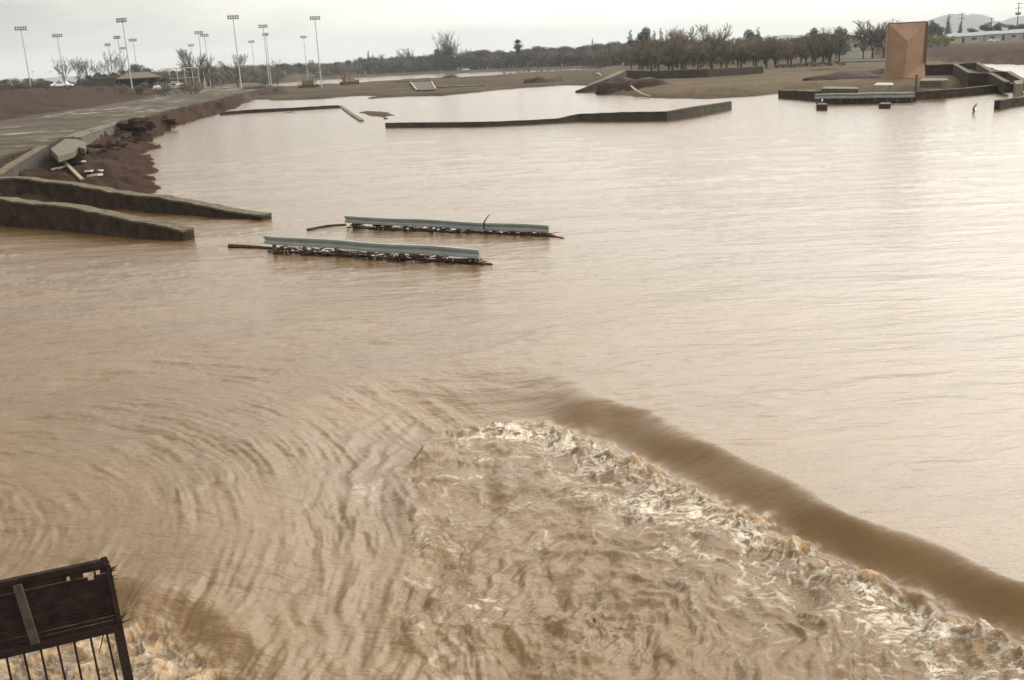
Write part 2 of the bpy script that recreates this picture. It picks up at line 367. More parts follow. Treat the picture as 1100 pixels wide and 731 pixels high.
wx = fbm(x/1.6, y/1.6, 3, 2); wy = fbm(x/1.6+9, y/1.6, 3, 4)
def pdist(X, Y, pts):
    best = np.full(X.shape, 1e18)
    for i in range(len(pts)-1):
        ax, ay = pts[i]; bx, by = pts[i+1]; ex, ey = bx-ax, by-ay; l2 = ex*ex+ey*ey+1e-12
        tt_ = np.clip(((X-ax)*ex+(Y-ay)*ey)/l2, 0, 1); best = np.minimum(best, (X-ax-tt_*ex)**2+(Y-ay-tt_*ey)**2)
    return np.sqrt(best)
dr = pdist(x, y, TOE[:16]); dl = pdist(x, y, TOE[16:24])
lf = sm((dr-dl)/1.3+.5)
d = sdist(x, y, TOE)+wx*(.28+.25*lf)+fbm(x*2.2, y*2.2, 3, 6)*(.18+.15*lf)
dsm = sdist(x, y, TOE)
e2 = sdist(x, y, TOE2)+wx*.10+fbm(x*2.5, y*2.5, 3, 8)*.06
e2s = sdist(x, y, TOE2)
def inside_a2(e): return 1-sm(np.clip(e/.55, 0, 1))
#          # left limb of the pool: gentler fall
lf2 = sm((dr-dl)/2.4+.95)
wr = 1.15-.40*sm((x-P(600, 455)[0])/(P(1100, 680)[0]-P(600, 455)[0]))
w = (wr*.92*(1+.25*fbm(x/1.5, y/1.5, 2, 121)))*(1-lf2)+3.2*lf2
t1 = np.clip(dsm/w, 0, 1); lin = .15*(1-lf2)
z = -DROP*((1-lin)*(1-sm(t1))+lin*(1-t1))
w2 = .55; t2 = np.clip(e2s/w2, 0, 1)
z = z*(1-inside_a2(e2s)) + np.minimum(z, -DROP2)*inside_a2(e2s)
inside = sm(-d/.25); inside2 = sm(-e2/.2)
calm = sm((dsm-.3*wr)/(1.0*wr))*sm(e2s/1.0)
fade = 1-sm((rr-55)/60)
cx, cy = P(-300, 640, 0)[:2]
rad = np.hypot(x-cx, y-cy); ang = np.arctan2(y-cy, x-cx)
am_ = sm((rad-2.5)/2.0)*(1-sm((rad-10)/4))
# wind ripples on the upper pool (long crests across the flow)
rip = pn(x*.75+wx*.6, y*2.3+wy*.5, 31)*.018+pn(x*1.7, y*4.6, 33)*.010+pn(x*3.6+y, y*8.2, 35)*.0045+pn(x*.22, y*.6, 37)*.030
gust = .45+.9*sm(fbm(x/9, y/6, 3, 71)*1.5+.5)
leftish = sm((-x+2)/5)
z += rip*calm*fade*gust*(.9+.4*leftish)*(1-.25*sm((x-4)/6))*(1-.75*am_)
# arcs wrapping round the lower-left sill
cx, cy = P(-300, 640, 0)[:2]
rad = np.hypot(x-cx, y-cy); ang = np.arctan2(y-cy, x-cx)
am = sm((rad-2.5)/2.0)*(1-sm((rad-10)/4))*(1-inside)*(1-inside2)
seg = sm(fbm(x/1.8+4, y/1.8, 3, 61)*1.8+.5)
arc = pn(rad*2.4+wx*.45, ang*2.2+wy*.5, 43)*.030+pn(rad*5.2+wx*.7, ang*4.0+wy, 45)*.016+pn(rad*9.5+wx*.8, ang*8+wy, 46)*.014+pn(x*6+wx*2, y*8+wy*2, 147)*.006+(ridged(rad*1.7+wx*.4, ang*1.6, 2, 47)-.5)*.018
z += arc*am*(.2+seg)*1.15
# strong converging ripples close to the left limb of the pool
nl = np.exp(-((dsm-.9)/.9)**2)*lf
z += (pn(dsm*4.2+wx*1.2, y*.9+wy, 51)*.030+pn(dsm*9+wx*2, y*2.2, 53)*.007)*1.5*nl*(1-inside)
# a few standing diagonal waves above the sill
for (a, b_, amp) in (((720, 436), (1090, 396), .05), ((560, 372), (720, 330), .035), ((470, 395), (640, 340), .03), ((830, 300), (1090, 300), .02)):
    A = P(*a); B = P(*b_); ex, ey = (B-A)[:2]; l = math.hypot(ex, ey)
    tt = ((x-A[0])*ex+(y-A[1])*ey)/l; ss = ((x-A[0])*ey-(y-A[1])*ex)/l+wx*.35
    z += amp*np.exp(-(ss/.22)**2)*sm(tt/1.5)*sm((l-tt)/1.5)*(.5+wy)*calm
# lower pool turbulence
ux = x+.55*wx; uy = y+.55*wy
ux2 = ux+.25*fbm(x*1.7, y*1.7, 3, 12); uy2 = uy+.25*fbm(x*1.7, y*1.7+7, 3, 14)
big = fbm(ux2/1.3, uy2/1.3, 4, 15)*.20
rg = ridged(ux2*1.15, uy2*1.15, 4, 17)
rgf = ridged(ux2*3.1, uy2*2.4, 4, 19)
edge = np.exp(-((d+.22)/.26)**2)
band = np.exp(-np.clip(-d-.1, 0, 9)/.95)*sm((-d-.02)/.25)*(1-.75*lf)
patch = sm(fbm(x/1.1, y/1.1, 3, 49)*2.6-.15)
act = np.clip(band*1.1+patch*.55+.12, 0, 1)
sw = fbm(ux2*.9+.8*wy, uy2*.9, 4, 83)
va = np.hypot(x-P(640, 640)[0], y-P(640, 640)[1])+.35*wx; vb = np.arctan2(y-P(640, 640)[1], x-P(640, 640)[0])
swl = pn(va*3.0+vb*.8+wx*.8, vb*1.6+wy, 141)*.035+pn(va*6.5+vb*1.5+wx*1.3, vb*3.0+wy*1.2, 143)*.018+pn(va*13+wx*2, vb*7+wy*2, 145)*.007
z += inside*(fbm(ux/1.5, uy/1.5, 2, 15)*.16+sw*.10+1.75*swl*(1-.6*band)+fbm(ux2*2.4, uy2*1.9, 3, 87)*.034+(rg-.5)*(.012+.08*act*band)+(rgf-.5)*(.006+.055*act*band+.02*patch))
lump = np.clip(fbm(x*3.3, y*3.3, 4, 25)+.25, 0, 1)
clus = sm(fbm(x/.9, y/.9, 3, 97)*2.2+.5)
z += edge*(.17*lump+.05+.10*rgf*lump)*(.45+.75*clus)*(1-.8*lf)
edge2 = np.exp(-((e2+.5)/.6)**2)
z += inside2*(big*.5+(rg-.5)*.10+(rgf-.5)*.08)+edge2*.12*lump
# the smooth rounded tongue of water beside the gate
dc = P(150, 655, -.1)[:2]; dd = np.hypot((x-dc[0])/.5, (y-dc[1])/.40)
z += .24*np.exp(-dd**2*1.2)*(1-inside2)
# glide: faint streaks down the sill face
face = (t1 > 0)*(t1 < 1)*(1-lf)
z += face*(pn(x*1.2+y*1.2, (y-x)*.35, 63)*.006)
Z[sl] = z
# froth masks: white lacy filaments, tan lumps
lace = ridged(ux2*2.0+.3*wx, uy2*2.6, 3, 29, .6); lace2 = ridged(ux2*5.0, uy2*6.0, 3, 39, .6)
white = sm((lace-.60)/.22)*.85+sm((lace2-.68)/.2)*.35
fo = white*np.clip(np.exp(-np.clip(-d-.1, 0, 9)/1.1)*sm((-d-.02)/.25)*(1-.75*lf)*2.1+.75*sm(fbm(x/1.3, y/1.3, 3, 101)*3.2-.55)-.04, 0, 1)*1.15*inside
out_l = np.exp(-(dsm/.8)**2)*sm(fbm(x*1.3, y*1.3, 3, 59)*2.2+.1)*lf*.14
fo += out_l*sm((lace-.5)/.3)*(1-inside)
sx = P(395, 518, -.3)[:2]; ds = np.hypot(x-sx[0], y-sx[1])
fo += .35*np.exp(-(ds/.4)**2)*sm((lace-.45)/.3)
fo += inside2*white*.55
fr = edge*sm((lump-.18)/.25)*(1-.8*lf)*(.35+.65*clus)+inside*patch*sm((rgf-.66)/.2)*.35+inside2*(edge2*.6+.3)*sm((lump-.2)/.2)
FA = np.zeros_like(X); FA[sl] = (1-sm((t1-.85)/.35))*(1-lf2)*(1-inside); CH = np.zeros_like(X); CH[sl] = np.clip(np.maximum(inside*(1-.3*lf), inside2), 0, 1); env = np.exp(-np.clip(-d-.15, 0, 9)/1.15)*sm((-d-.05)/.3)*(1-.8*lf)*(.6+.6*sm(fbm(x/1.1, y/1.1, 3, 133)*2+.5))+(.18*patch+.42*sm(fbm(va*1.5, vb*1.2+wx, 3, 101)*2.4-.25))*inside+inside2*.42
FO[sl] = np.clip(fo*.55, 0, 1); EN = np.zeros_like(X); EN[sl] = np.clip(env, 0, 1); FR[sl] = np.clip(fr, 0, 1)
wm = bpy.data.materials.new('muddy_flood_water'); wm.use_nodes = True; t = wm.node_tree; b = t.nodes['Principled BSDF']
co = t.nodes.new('ShaderNodeTexCoord')
def noise(scale, stretch, detail=4, rough=.55, rot=0):
    m_ = t.nodes.new('ShaderNodeMapping'); m_.inputs['Scale'].default_value = stretch; m_.inputs['Rotation'].default_value = (0, 0, rot); t.links.new(co.outputs['Object'], m_.inputs[0])
    n_ = t.nodes.new('ShaderNodeTexNoise'); n_.inputs['Scale'].default_value = scale; n_.inputs['Detail'].default_value = detail; n_.inputs['Roughness'].default_value = rough
    t.links.new(m_.outputs[0], n_.inputs['Vector']); return n_.outputs[0]
silt = noise(.16, (1, 2.2, 1), 6, .6)
rp = t.nodes.new('ShaderNodeValToRGB'); e = rp.color_ramp.elements
e[0].position = .3; e[0].color = (.126, .071, .028, 1); e[1].position = .7; e[1].color = (.162, .096, .041, 1); t.links.new(silt, rp.inputs[0])
fa = t.nodes.new('ShaderNodeAttribute'); fa.attribute_name = 'foam'; ga = t.nodes.new('ShaderNodeAttribute'); ga.attribute_name = 'froth'
fine = noise(9, (1, 1, 1), 5, .7)
fm = math_n('MULTIPLY', fa.outputs['Fac'], math_n('MULTIPLY_ADD', fine, 2.2, -.25, clamp=True, tree=t), clamp=True, tree=t)
na = t.nodes.new('ShaderNodeTexNoise'); na.inputs['Scale'].default_value = 2.6; na.inputs['Detail'].default_value = 9; na.inputs['Roughness'].default_value = .68; na.inputs['Distortion'].default_value = 1.1
ma = t.nodes.new('ShaderNodeMapping'); ma.inputs['Rotation'].default_value = (0, 0, .7); ma.inputs['Scale'].default_value = (.75, 1.35, 1); t.links.new(co.outputs['Object'], ma.inputs[0]); t.links.new(ma.outputs[0], na.inputs['Vector'])
rdg = math_n('ABSOLUTE', math_n('MULTIPLY_ADD', na.outputs[0], 2.0, -1.0, tree=t), tree=t)      # 0 on the thin threads
ea = t.nodes.new('ShaderNodeAttribute'); ea.attribute_name = 'aerated'
thr = math_n('MULTIPLY_ADD', ea.outputs['Fac'], .165, -.012, tree=t)
th2 = math_n('MULTIPLY', math_n('SUBTRACT', thr, rdg, tree=t), 11.0, clamp=True, tree=t)
th2 = math_n('MULTIPLY', th2, math_n('MULTIPLY_ADD', fine, 1.6, -.05, clamp=True, tree=t), tree=t)
fm = math_n('MAXIMUM', fm, math_n('MULTIPLY', th2, .9, tree=t), clamp=True, tree=t)
m1 = t.nodes.new('ShaderNodeMixRGB'); t.links.new(ga.outputs['Fac'], m1.inputs[0]); t.links.new(rp.outputs[0], m1.inputs[1]); m1.inputs[2].default_value = (.37, .235, .12, 1)
m2 = t.nodes.new('ShaderNodeMixRGB'); t.links.new(fm, m2.inputs[0]); t.links.new(m1.outputs[0], m2.inputs[1]); m2.inputs[2].default_value = (.78, .70, .58, 1)
t.links.new(m2.outputs[0], b.inputs['Base Color'])
ca = t.nodes.new('ShaderNodeAttribute'); ca.attribute_name = 'churn'
rr_ = math_n('MULTIPLY_ADD', math_n('MAXIMUM', fm, ga.outputs['Fac'], tree=t), .35, .12, tree=t); rr_ = math_n('MULTIPLY_ADD', ca.outputs['Fac'], .17, rr_, clamp=True, tree=t); t.links.new(rr_, b.inputs['Roughness'])
m0 = t.nodes.new('ShaderNodeMixRGB'); t.links.new(math_n('MULTIPLY', ca.outputs['Fac'], .8, tree=t), m0.inputs[0]); t.links.new(rp.outputs[0], m0.inputs[1]); m0.inputs[2].default_value = (.165, .100, .046, 1); t.links.new(m0.outputs[0], m1.inputs[1])
b.inputs['IOR'].default_value = 1.42
w1 = noise(1.5, (1.1, 2.5, 1), 5, .62, .05); w2_ = noise(6.5, (1.1, 2.0, 1), 4, .65, .15); w3 = noise(.35, (.7, 3.0, 1), 3, .5)
hsum = math_n('ADD', math_n('MULTIPLY', w1, .062, tree=t), math_n('MULTIPLY', w2_, .018, tree=t), tree=t)
hsum = math_n('ADD', hsum, math_n('MULTIPLY', w3, .10, tree=t), tree=t)
bp = t.nodes.new('ShaderNodeBump'); bp.inputs['Distance'].default_value = 1.0
fg = t.nodes.new('ShaderNodeAttribute'); fg.attribute_name = 'glide'; t.links.new(math_n('MULTIPLY_ADD', fg.outputs['Fac'], -.55, .8, tree=t), bp.inputs['Strength'])
froth_h = math_n('MULTIPLY', noise(22, (1, 1, 1), 5, .7), math_n('MULTIPLY', ca.outputs['Fac'], .022, tree=t), tree=t)
froth_h = math_n('ADD', froth_h, math_n('MULTIPLY', fm, .02, tree=t), tree=t); hsum = math_n('ADD', hsum, froth_h, tree=t)
t.links.new(hsum, bp.inputs['Height']); t.links.new(bp.outputs[0], b.inputs['Normal'])
tag(grid_obj('water', X, Y, Z, wm, {'foam': FO, 'froth': FR, 'churn': CH, 'glide': FA, 'aerated': EN}), kind='structure')

# ---- distant mountains
def hills():
    mb = MB(); Dm = 3600.0
    prof = [(p_, h_*(.62 if p_ < 900 else 1)) for p_, h_ in [(-300, 6), (0, 8), (200, 9), (268, 13), (300, 11), (360, 9), (430, 12), (470, 16), (500, 14), (540, 12), (600, 14), (640, 16), (700, 15), (760, 13), (800, 16), (850, 15), (880, 13), (940, 9), (985, 12), (1012, 20), (1024, 22), (1035, 19), (1048, 20), (1060, 17), (1072, 10), (1085, 14), (1100, 15), (1130, 13), (1300, 10)]]
    xs = np.arange(-300, 1301, 8.0); hs = np.interp(xs, [p[0] for p in prof], [p[1] for p in prof])
    hs = hs+fbm(xs/25, xs*0+.5, 3, 81)*2.0
    rows = []
    for k, (dd_, f) in enumerate(((0, 0), (120, .45), (260, .8), (420, 1.0), (700, .6), (1000, 0))):
        row = []
        for i, px in enumerate(xs):
            q = ray(px, hy(px)); n_ = math.hypot(q[0], q[1]); D_ = Dm+dd_
            top = H+max(hs[i], 2)/1160*(Dm+420)
            z_ = -2+(top+2)*f*(1+.12*math.sin(i*1.7+k*2)*(0 < k < 3))
            row.append((q[0]/n_*D_, q[1]/n_*D_, z_))
        rows.append(row)
    n_ = len(xs); fs = [(k*n_+i, k*n_+i+1, (k+1)*n_+i+1, (k+1)*n_+i) for k in range(5) for i in range(n_-1)]
    mb.add([p for r_ in rows for p in r_], fs)
    tag(mb.build('hills', M['hill'], smooth=True), kind='structure')
hills()

# ------------------------------------------------------------------ walls
def wall(name, pts, thick, label, cat='wall', face='conc_dark', cap='cap', foot=-.6, capover=.03, cap_t=.06, group=None, wob=0.03, taper=None):
    """pts: (px, py_top, py_foot, z_foot). Front top edge stands over the foot point; wall extends away from the camera."""
    base = []; tops = []
    for p in pts:
        zf = p[3] if len(p) > 3 else 0
        b0 = P(p[0], p[2], zf); base.append(b0[:2]); tops.append(z_at(p[0], p[1], b0))
    # subdivide for an uneven worn top
    B = []; T = []
    for i in range(len(base)-1):
        l = np.linalg.norm(base[i+1]-base[i]); k = max(2, int(l/.7))
        if l > 60: k = 40
        for j in range(k): f = j/k; B.append(base[i]*(1-f)+base[i+1]*f); T.append(tops[i]*(1-f)+tops[i+1]*f)
    B.append(base[-1]); T.append(tops[-1])
    T = [t_+random.uniform(-wob, wob) for t_ in T]
    n_ = len(B); nrm = []
    for i in range(n_):
        e_ = B[min(i+1, n_-1)]-B[max(i-1, 0)]; e_ = e_/np.linalg.norm(e_); q = np.array([-e_[1], e_[0]])
        if q@B[i] < 0: q = -q
        nrm.append(q)
    org = np.array([B[0][0], B[0][1], 0])
    root = empty(name, org)
    def strip(off0, off1, zlo, zhi):
        mb = MB(); vs = []
        for i in range(n_):
            a = B[i]+nrm[i]*off0; c = B[i]+nrm[i]*off1
            vs += [(*(a-org[:2]), zlo(i)), (*(a-org[:2]), zhi(i)), (*(c-org[:2]), zhi(i)), (*(c-org[:2]), zlo(i))]
        fs = []
        for i in range(n_-1):
            o_ = i*4; q_ = o_+4
            for a_, b_ in ((0, 1), (1, 2), (2, 3), (3, 0)): fs.append((o_+a_, o_+b_, q_+b_, q_+a_))
        fs += [(0, 3, 2, 1), (4*(n_-1), 4*(n_-1)+1, 4*(n_-1)+2, 4*(n_-1)+3)]
        return mb.add(vs, fs)
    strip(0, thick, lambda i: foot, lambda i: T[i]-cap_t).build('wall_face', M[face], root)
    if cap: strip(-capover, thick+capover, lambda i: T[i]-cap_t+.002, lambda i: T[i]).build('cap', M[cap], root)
    tag(root, label, cat, group)
    return root
# near-left ramp walls dipping into the flood
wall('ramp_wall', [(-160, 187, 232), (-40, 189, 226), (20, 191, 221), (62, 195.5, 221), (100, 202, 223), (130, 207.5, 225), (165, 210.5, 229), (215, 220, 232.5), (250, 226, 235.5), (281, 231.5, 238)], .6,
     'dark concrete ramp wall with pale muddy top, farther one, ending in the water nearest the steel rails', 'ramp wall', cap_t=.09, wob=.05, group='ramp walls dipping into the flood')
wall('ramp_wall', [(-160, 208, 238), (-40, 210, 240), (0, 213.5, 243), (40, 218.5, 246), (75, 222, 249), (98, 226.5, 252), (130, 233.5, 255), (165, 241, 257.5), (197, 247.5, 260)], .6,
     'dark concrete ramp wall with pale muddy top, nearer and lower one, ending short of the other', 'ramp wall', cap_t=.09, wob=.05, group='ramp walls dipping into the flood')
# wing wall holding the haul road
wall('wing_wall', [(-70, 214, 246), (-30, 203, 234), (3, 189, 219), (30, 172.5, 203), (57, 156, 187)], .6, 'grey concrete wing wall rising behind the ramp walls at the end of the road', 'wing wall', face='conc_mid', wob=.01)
# pale broken kerb slab beyond it
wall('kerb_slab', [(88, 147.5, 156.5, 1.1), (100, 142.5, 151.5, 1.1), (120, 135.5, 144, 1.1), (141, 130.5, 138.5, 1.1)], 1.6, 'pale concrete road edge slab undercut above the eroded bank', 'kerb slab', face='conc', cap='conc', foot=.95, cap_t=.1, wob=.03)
# landing slab, broken
def prism(name, pts, z0, z1, m, label, cat, parent=None, group=None):
    w_ = [P(p[0], p[1], z1)[:2] for p in pts]; c = np.mean(w_, 0); root = None
    n_ = len(w_); vs = [(*(q-c), z0) for q in w_]+[(*(q-c), z1) for q in w_]
    mb = MB().add(vs, [tuple(range(n_-1, -1, -1)), tuple(range(n_, 2*n_))]+[(i, (i+1) % n_, n_+(i+1) % n_, n_+i) for i in range(n_)])
    o = mb.build(name, M[m], bevel=.03); o.location = (c[0], c[1], 0); tag(o, label, cat, group); return o
prism('broken_slab', [(54, 160), (62, 168), (78, 163), (84, 158), (91, 160), (92, 153), (84, 150), (70, 149)], 1.6, 2.02, 'conc', 'broken concrete slab jutting over the washed-out hole beside the wing wall', 'concrete slab')
def plank(a, b_, w_, t_, m, label, cat='board'):
    A = P(a[0], a[1], on_ground(*a[:2])+.12); B = P(b_[0], b_[1], on_ground(*b_[:2])+.10); c = (A+B)/2; mb = MB().beam(A-c, B-c, w_, t_); o = mb.build('loose_board', M[m]); o.location = c; tag(o, label, cat); return o
plank((63, 168, 1.5), (88, 193, .35), .22, .10, 'plank', 'long tan plank leaning down the bank from the broken slab')
plank((58, 182, .75), (72, 179, .8), .35, .12, 'white_wood', 'short pale board lying in the hole beside the wing wall')
plank((75, 175.5, .9), (90, 173.5, .9), .3, .12, 'white_wood', 'pale board sticking out below the broken slab')
plank((94, 184, .5), (108, 183.6, .5), .40, .12, 'white_wood', 'white board on the brown bank, upper of two side by side')
plank((96, 189, .42), (108, 187.8, .42), .40, .12, 'white_wood', 'white board on the brown bank, lower of two side by side')
# rubble: dark earth blocks under the kerb
def lumpy(name, cx, cy, cz, rx, ry, rz_, m, label, cat, seed=0, group=None, sub=3, amp=.25, flat=0):
    import bmesh
    bm = bmesh.new(); bmesh.ops.create_icosphere(bm, subdivisions=sub, radius=1)
    co = np.array([v_.co[:] for v_ in bm.verts]); nn = fbm(co[:, 0]*1.7+seed, co[:, 1]*1.7+co[:, 2]*1.3, 4, seed)
    for v_, n_ in zip(bm.verts, nn):
        k = 1+n_*amp*2; x_, y_, z_ = v_.co*k
        if flat: z_ = min(z_, flat)
        v_.co = (x_*rx, y_*ry, z_*rz_)
    me = bpy.data.meshes.new(name); bm.to_mesh(me); bm.free(); me.materials.append(M[m])
    me.polygons.foreach_set('use_smooth', [True]*len(me.polygons))
    o = bpy.data.objects.new(name, me); COL.objects.link(o); o.location = (cx, cy, cz); tag(o, label, cat, group); return o
for i, (px_, py_, zz, s_, lb) in enumerate([(150, 134, 1.3, 1.5, 'large dark clod of earth at the far end of the pale kerb slab'), (118, 159, .9, 1.3, 'dark earth block fallen below the middle of the pale kerb slab'), (100, 166, .8, .9, 'small dark clod fallen just right of the broken slab'), (176, 130, .9, 1.2, 'dark clod at the top of the bank right of the kerb slab'), (136, 150, .8, .9, 'smallish clod lying on the eroded bank near the shore')]):
    zz = on_ground(px_, py_); q = P(px_, py_, zz); lumpy('earth_clod', q[0], q[1], zz-.05, s_*1.0, s_*.8, s_*.42, 'dirt', lb, 'earth clod', i*3+1, 'earth clods on the eroded bank', amp=.75, sub=4)
# left middle concrete works
prism('concrete_ramp', [(196, 104), (222, 99), (244, 96), (263, 94), (258, 98.5), (240, 104), (222, 108)], .6, 1.75, 'conc', 'khaki concrete apron sloping to the water beyond the road', 'concrete apron')
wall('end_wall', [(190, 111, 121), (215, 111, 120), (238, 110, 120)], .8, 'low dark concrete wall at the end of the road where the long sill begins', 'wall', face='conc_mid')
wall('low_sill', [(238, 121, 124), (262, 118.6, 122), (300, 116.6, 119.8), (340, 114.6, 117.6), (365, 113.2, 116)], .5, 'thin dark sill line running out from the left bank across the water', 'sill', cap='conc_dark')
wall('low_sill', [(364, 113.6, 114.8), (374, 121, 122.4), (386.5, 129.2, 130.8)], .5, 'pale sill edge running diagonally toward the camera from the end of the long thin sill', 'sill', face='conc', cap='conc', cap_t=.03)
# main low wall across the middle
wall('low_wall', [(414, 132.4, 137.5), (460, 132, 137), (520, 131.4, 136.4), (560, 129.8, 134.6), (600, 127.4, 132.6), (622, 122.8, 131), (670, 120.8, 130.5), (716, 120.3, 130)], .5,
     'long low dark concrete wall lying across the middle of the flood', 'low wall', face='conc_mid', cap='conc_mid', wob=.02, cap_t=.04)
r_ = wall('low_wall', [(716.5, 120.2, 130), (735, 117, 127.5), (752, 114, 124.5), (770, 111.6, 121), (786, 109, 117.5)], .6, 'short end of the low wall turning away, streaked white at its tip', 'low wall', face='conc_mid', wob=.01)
mb = MB(); c = P(770, 121)[:2]
for i in range(6):
    f = i/5; a = P(754+f*29, 124+f*(117.6-124)); zt = z_at(754+f*29, 114+f*(109.5-114), a)
    mb.beam((a[0]-r_.location.x, a[1]-.03-r_.location.y, .05), (a[0]-r_.location.x, a[1]-.03-r_.location.y, zt-.08), .22, .03)
mb.build('white_streak', M['conc_pale'], r_)
# middle right retaining wall and its sloping wing
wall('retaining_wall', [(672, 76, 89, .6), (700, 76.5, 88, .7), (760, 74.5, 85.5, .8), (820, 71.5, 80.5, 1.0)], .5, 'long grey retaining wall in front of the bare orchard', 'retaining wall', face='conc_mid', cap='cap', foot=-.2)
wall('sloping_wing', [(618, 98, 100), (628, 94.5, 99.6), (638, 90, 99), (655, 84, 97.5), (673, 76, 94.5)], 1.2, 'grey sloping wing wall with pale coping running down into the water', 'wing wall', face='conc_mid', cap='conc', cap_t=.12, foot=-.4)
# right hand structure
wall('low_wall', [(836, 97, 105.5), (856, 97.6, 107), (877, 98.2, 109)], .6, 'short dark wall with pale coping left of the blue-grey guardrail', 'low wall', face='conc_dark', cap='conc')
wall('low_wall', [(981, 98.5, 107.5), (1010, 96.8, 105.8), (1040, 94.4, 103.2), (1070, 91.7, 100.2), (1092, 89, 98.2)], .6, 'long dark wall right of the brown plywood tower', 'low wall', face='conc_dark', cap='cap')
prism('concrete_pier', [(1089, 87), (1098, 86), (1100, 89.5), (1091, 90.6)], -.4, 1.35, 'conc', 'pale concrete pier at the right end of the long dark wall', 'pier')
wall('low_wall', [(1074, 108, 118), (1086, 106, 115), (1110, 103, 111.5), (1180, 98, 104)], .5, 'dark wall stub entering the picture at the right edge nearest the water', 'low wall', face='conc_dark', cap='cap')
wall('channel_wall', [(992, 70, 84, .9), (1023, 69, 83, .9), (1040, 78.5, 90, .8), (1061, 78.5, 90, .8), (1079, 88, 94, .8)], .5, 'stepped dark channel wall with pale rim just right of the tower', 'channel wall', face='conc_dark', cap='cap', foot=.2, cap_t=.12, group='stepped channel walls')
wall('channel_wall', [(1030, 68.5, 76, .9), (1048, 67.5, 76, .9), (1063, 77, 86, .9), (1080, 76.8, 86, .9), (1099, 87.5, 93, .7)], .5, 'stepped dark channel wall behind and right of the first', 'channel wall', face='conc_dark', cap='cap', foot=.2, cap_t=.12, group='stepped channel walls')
prism('concrete_block', [(988, 87), (990, 84), (1018, 84.5), (1018, 86.2), (1012, 86.6)], 1.15, 1.9, 'conc', 'pale concrete block at the right foot of the plywood tower', 'concrete block')
prism('concrete_slab', [(938, 91.5), (942, 89), (959, 89), (960, 91.5)], .9, 1.75, 'conc_pale', 'cream slab lying in front of the plywood tower', 'concrete slab')
prism('concrete_slab', [(882, 95.3), (886, 93.2), (921, 93.4), (922, 95.6)], .6, 1.4, 'conc', 'low pale slab behind the left end of the blue-grey guardrail', 'concrete slab')
prism('concrete_slab', [(903, 79.5), (906, 78), (951, 77.2), (951, 78.8)], 1.0, 1.4, 'conc', 'thin flat slab on the ground left of the plywood tower', 'concrete slab')
a = P(984, 97, 1.0); mb = MB(); mb.tube((0, 0, -1), (0, 0, 1.7), .16, .14, 8); mb.tube((0, 0, 1.7), (0, 0, 1.8), .2, .2, 8); o = mb.build('short_post', M['conc']); o.location = (a[0], a[1], .8); tag(o, 'short pale post at the right foot of the plywood tower', 'post')
# piers under the right guardrail
prism('concrete_pier', [(877, 112.5), (879, 110.8), (888, 110.8), (889, 112.5)], -.5, .55, 'conc_mid', 'stub pier standing in the water under the left end of the far guardrail', 'pier')
prism('concrete_pier', [(944, 112), (946, 110.3), (957, 110), (957, 112)], -.5, .4, 'conc_mid', 'stub pier standing in the water right of the middle of the far guardrail', 'pier')
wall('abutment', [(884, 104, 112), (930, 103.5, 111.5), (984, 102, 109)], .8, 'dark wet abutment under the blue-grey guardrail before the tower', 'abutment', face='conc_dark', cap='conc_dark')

# headwall in the muddy strip
prism('headwall', [(447, 97), (441, 88.5), (464, 88), (468, 96.3)], .1, .8, 'conc_mid', 'grey trapezoid concrete headwall on the muddy strip', 'headwall')
for (a, b_, lb) in (((441, 88.5), (447.5, 97), 'pale sloping rib on the left side of the grey headwall'), ((463.5, 88), (468, 96), 'pale sloping rib on the right side of the grey headwall')):
    A = P(*a, .95); B = P(*b_, .75); c = (A+B)/2; o = MB().beam(A-c, B-c, .35, .35).build('concrete_rib', M['conc_pale']); o.location = c; tag(o, lb, 'concrete rib', 'ribs beside the headwall')
wall('kerb', [(468, 93.2, 95, .4), (495, 92.4, 94.2, .4), (522, 91.2, 93, .4)], .8, 'pale concrete kerb running right from the headwall', 'kerb', face='conc', cap='conc_pale', foot=.0)
# dirt mounds on the strip
for i, (px_, py_, zz, rx, ry, rz_, m, lb, fl) in enumerate([
        (276, 100.5, .5, 6.2, 5, 3.2, 'dirt', 'big red-brown dirt mound with a flattish top left of the bulldozers', .75),
        (583, 89, .4, 5.6, 3.5, 1.6, 'debris', 'dark rounded brush heap beside the white flooded flat', 0),
        (485, 84.2, .4, 3.2, 3, 1.6, 'dirt', 'dark dirt mound under the tall bare trees mid-left', 0),
        (448, 88, .4, 8, 4, .9, 'dirt', 'low dark mound behind the grey headwall', 0),
        (670, 98, .3, 4.2, 2.4, 2.3, 'dirt', 'red-brown dirt mound at the foot of the sloping wing wall', 0),
        (697, 98, .3, 4.2, 2.4, 2.3, 'dirt', 'red-brown dirt mound under the retaining wall, right of the curved pipe', 0),
        (912, 86, 1.0, 7.5, 4, 1.5, 'dirt', 'dark earth mound left of the plywood tower', 0),
        (935, 84, 1.0, 5, 4, 1.5, 'dirt', 'dark earth mound touching the left foot of the plywood tower', 0),
        (216, 103.5, 1.0, 3.2, 2, 1.1, 'dirt', 'small red-brown mound beside the khaki apron', 0),
        (870, 78, .9, 9, 4, .9, 'debris', 'long dark brush heap at the foot of the orchard', 0)]):
    q = P(px_, py_, zz); lumpy('dirt_mound' if m == 'dirt' else 'brush_heap', q[0], q[1], zz-.3, rx, ry, rz_, m, lb, 'mound' if m == 'dirt' else 'brush heap', i*5+2, amp=.3, flat=fl)
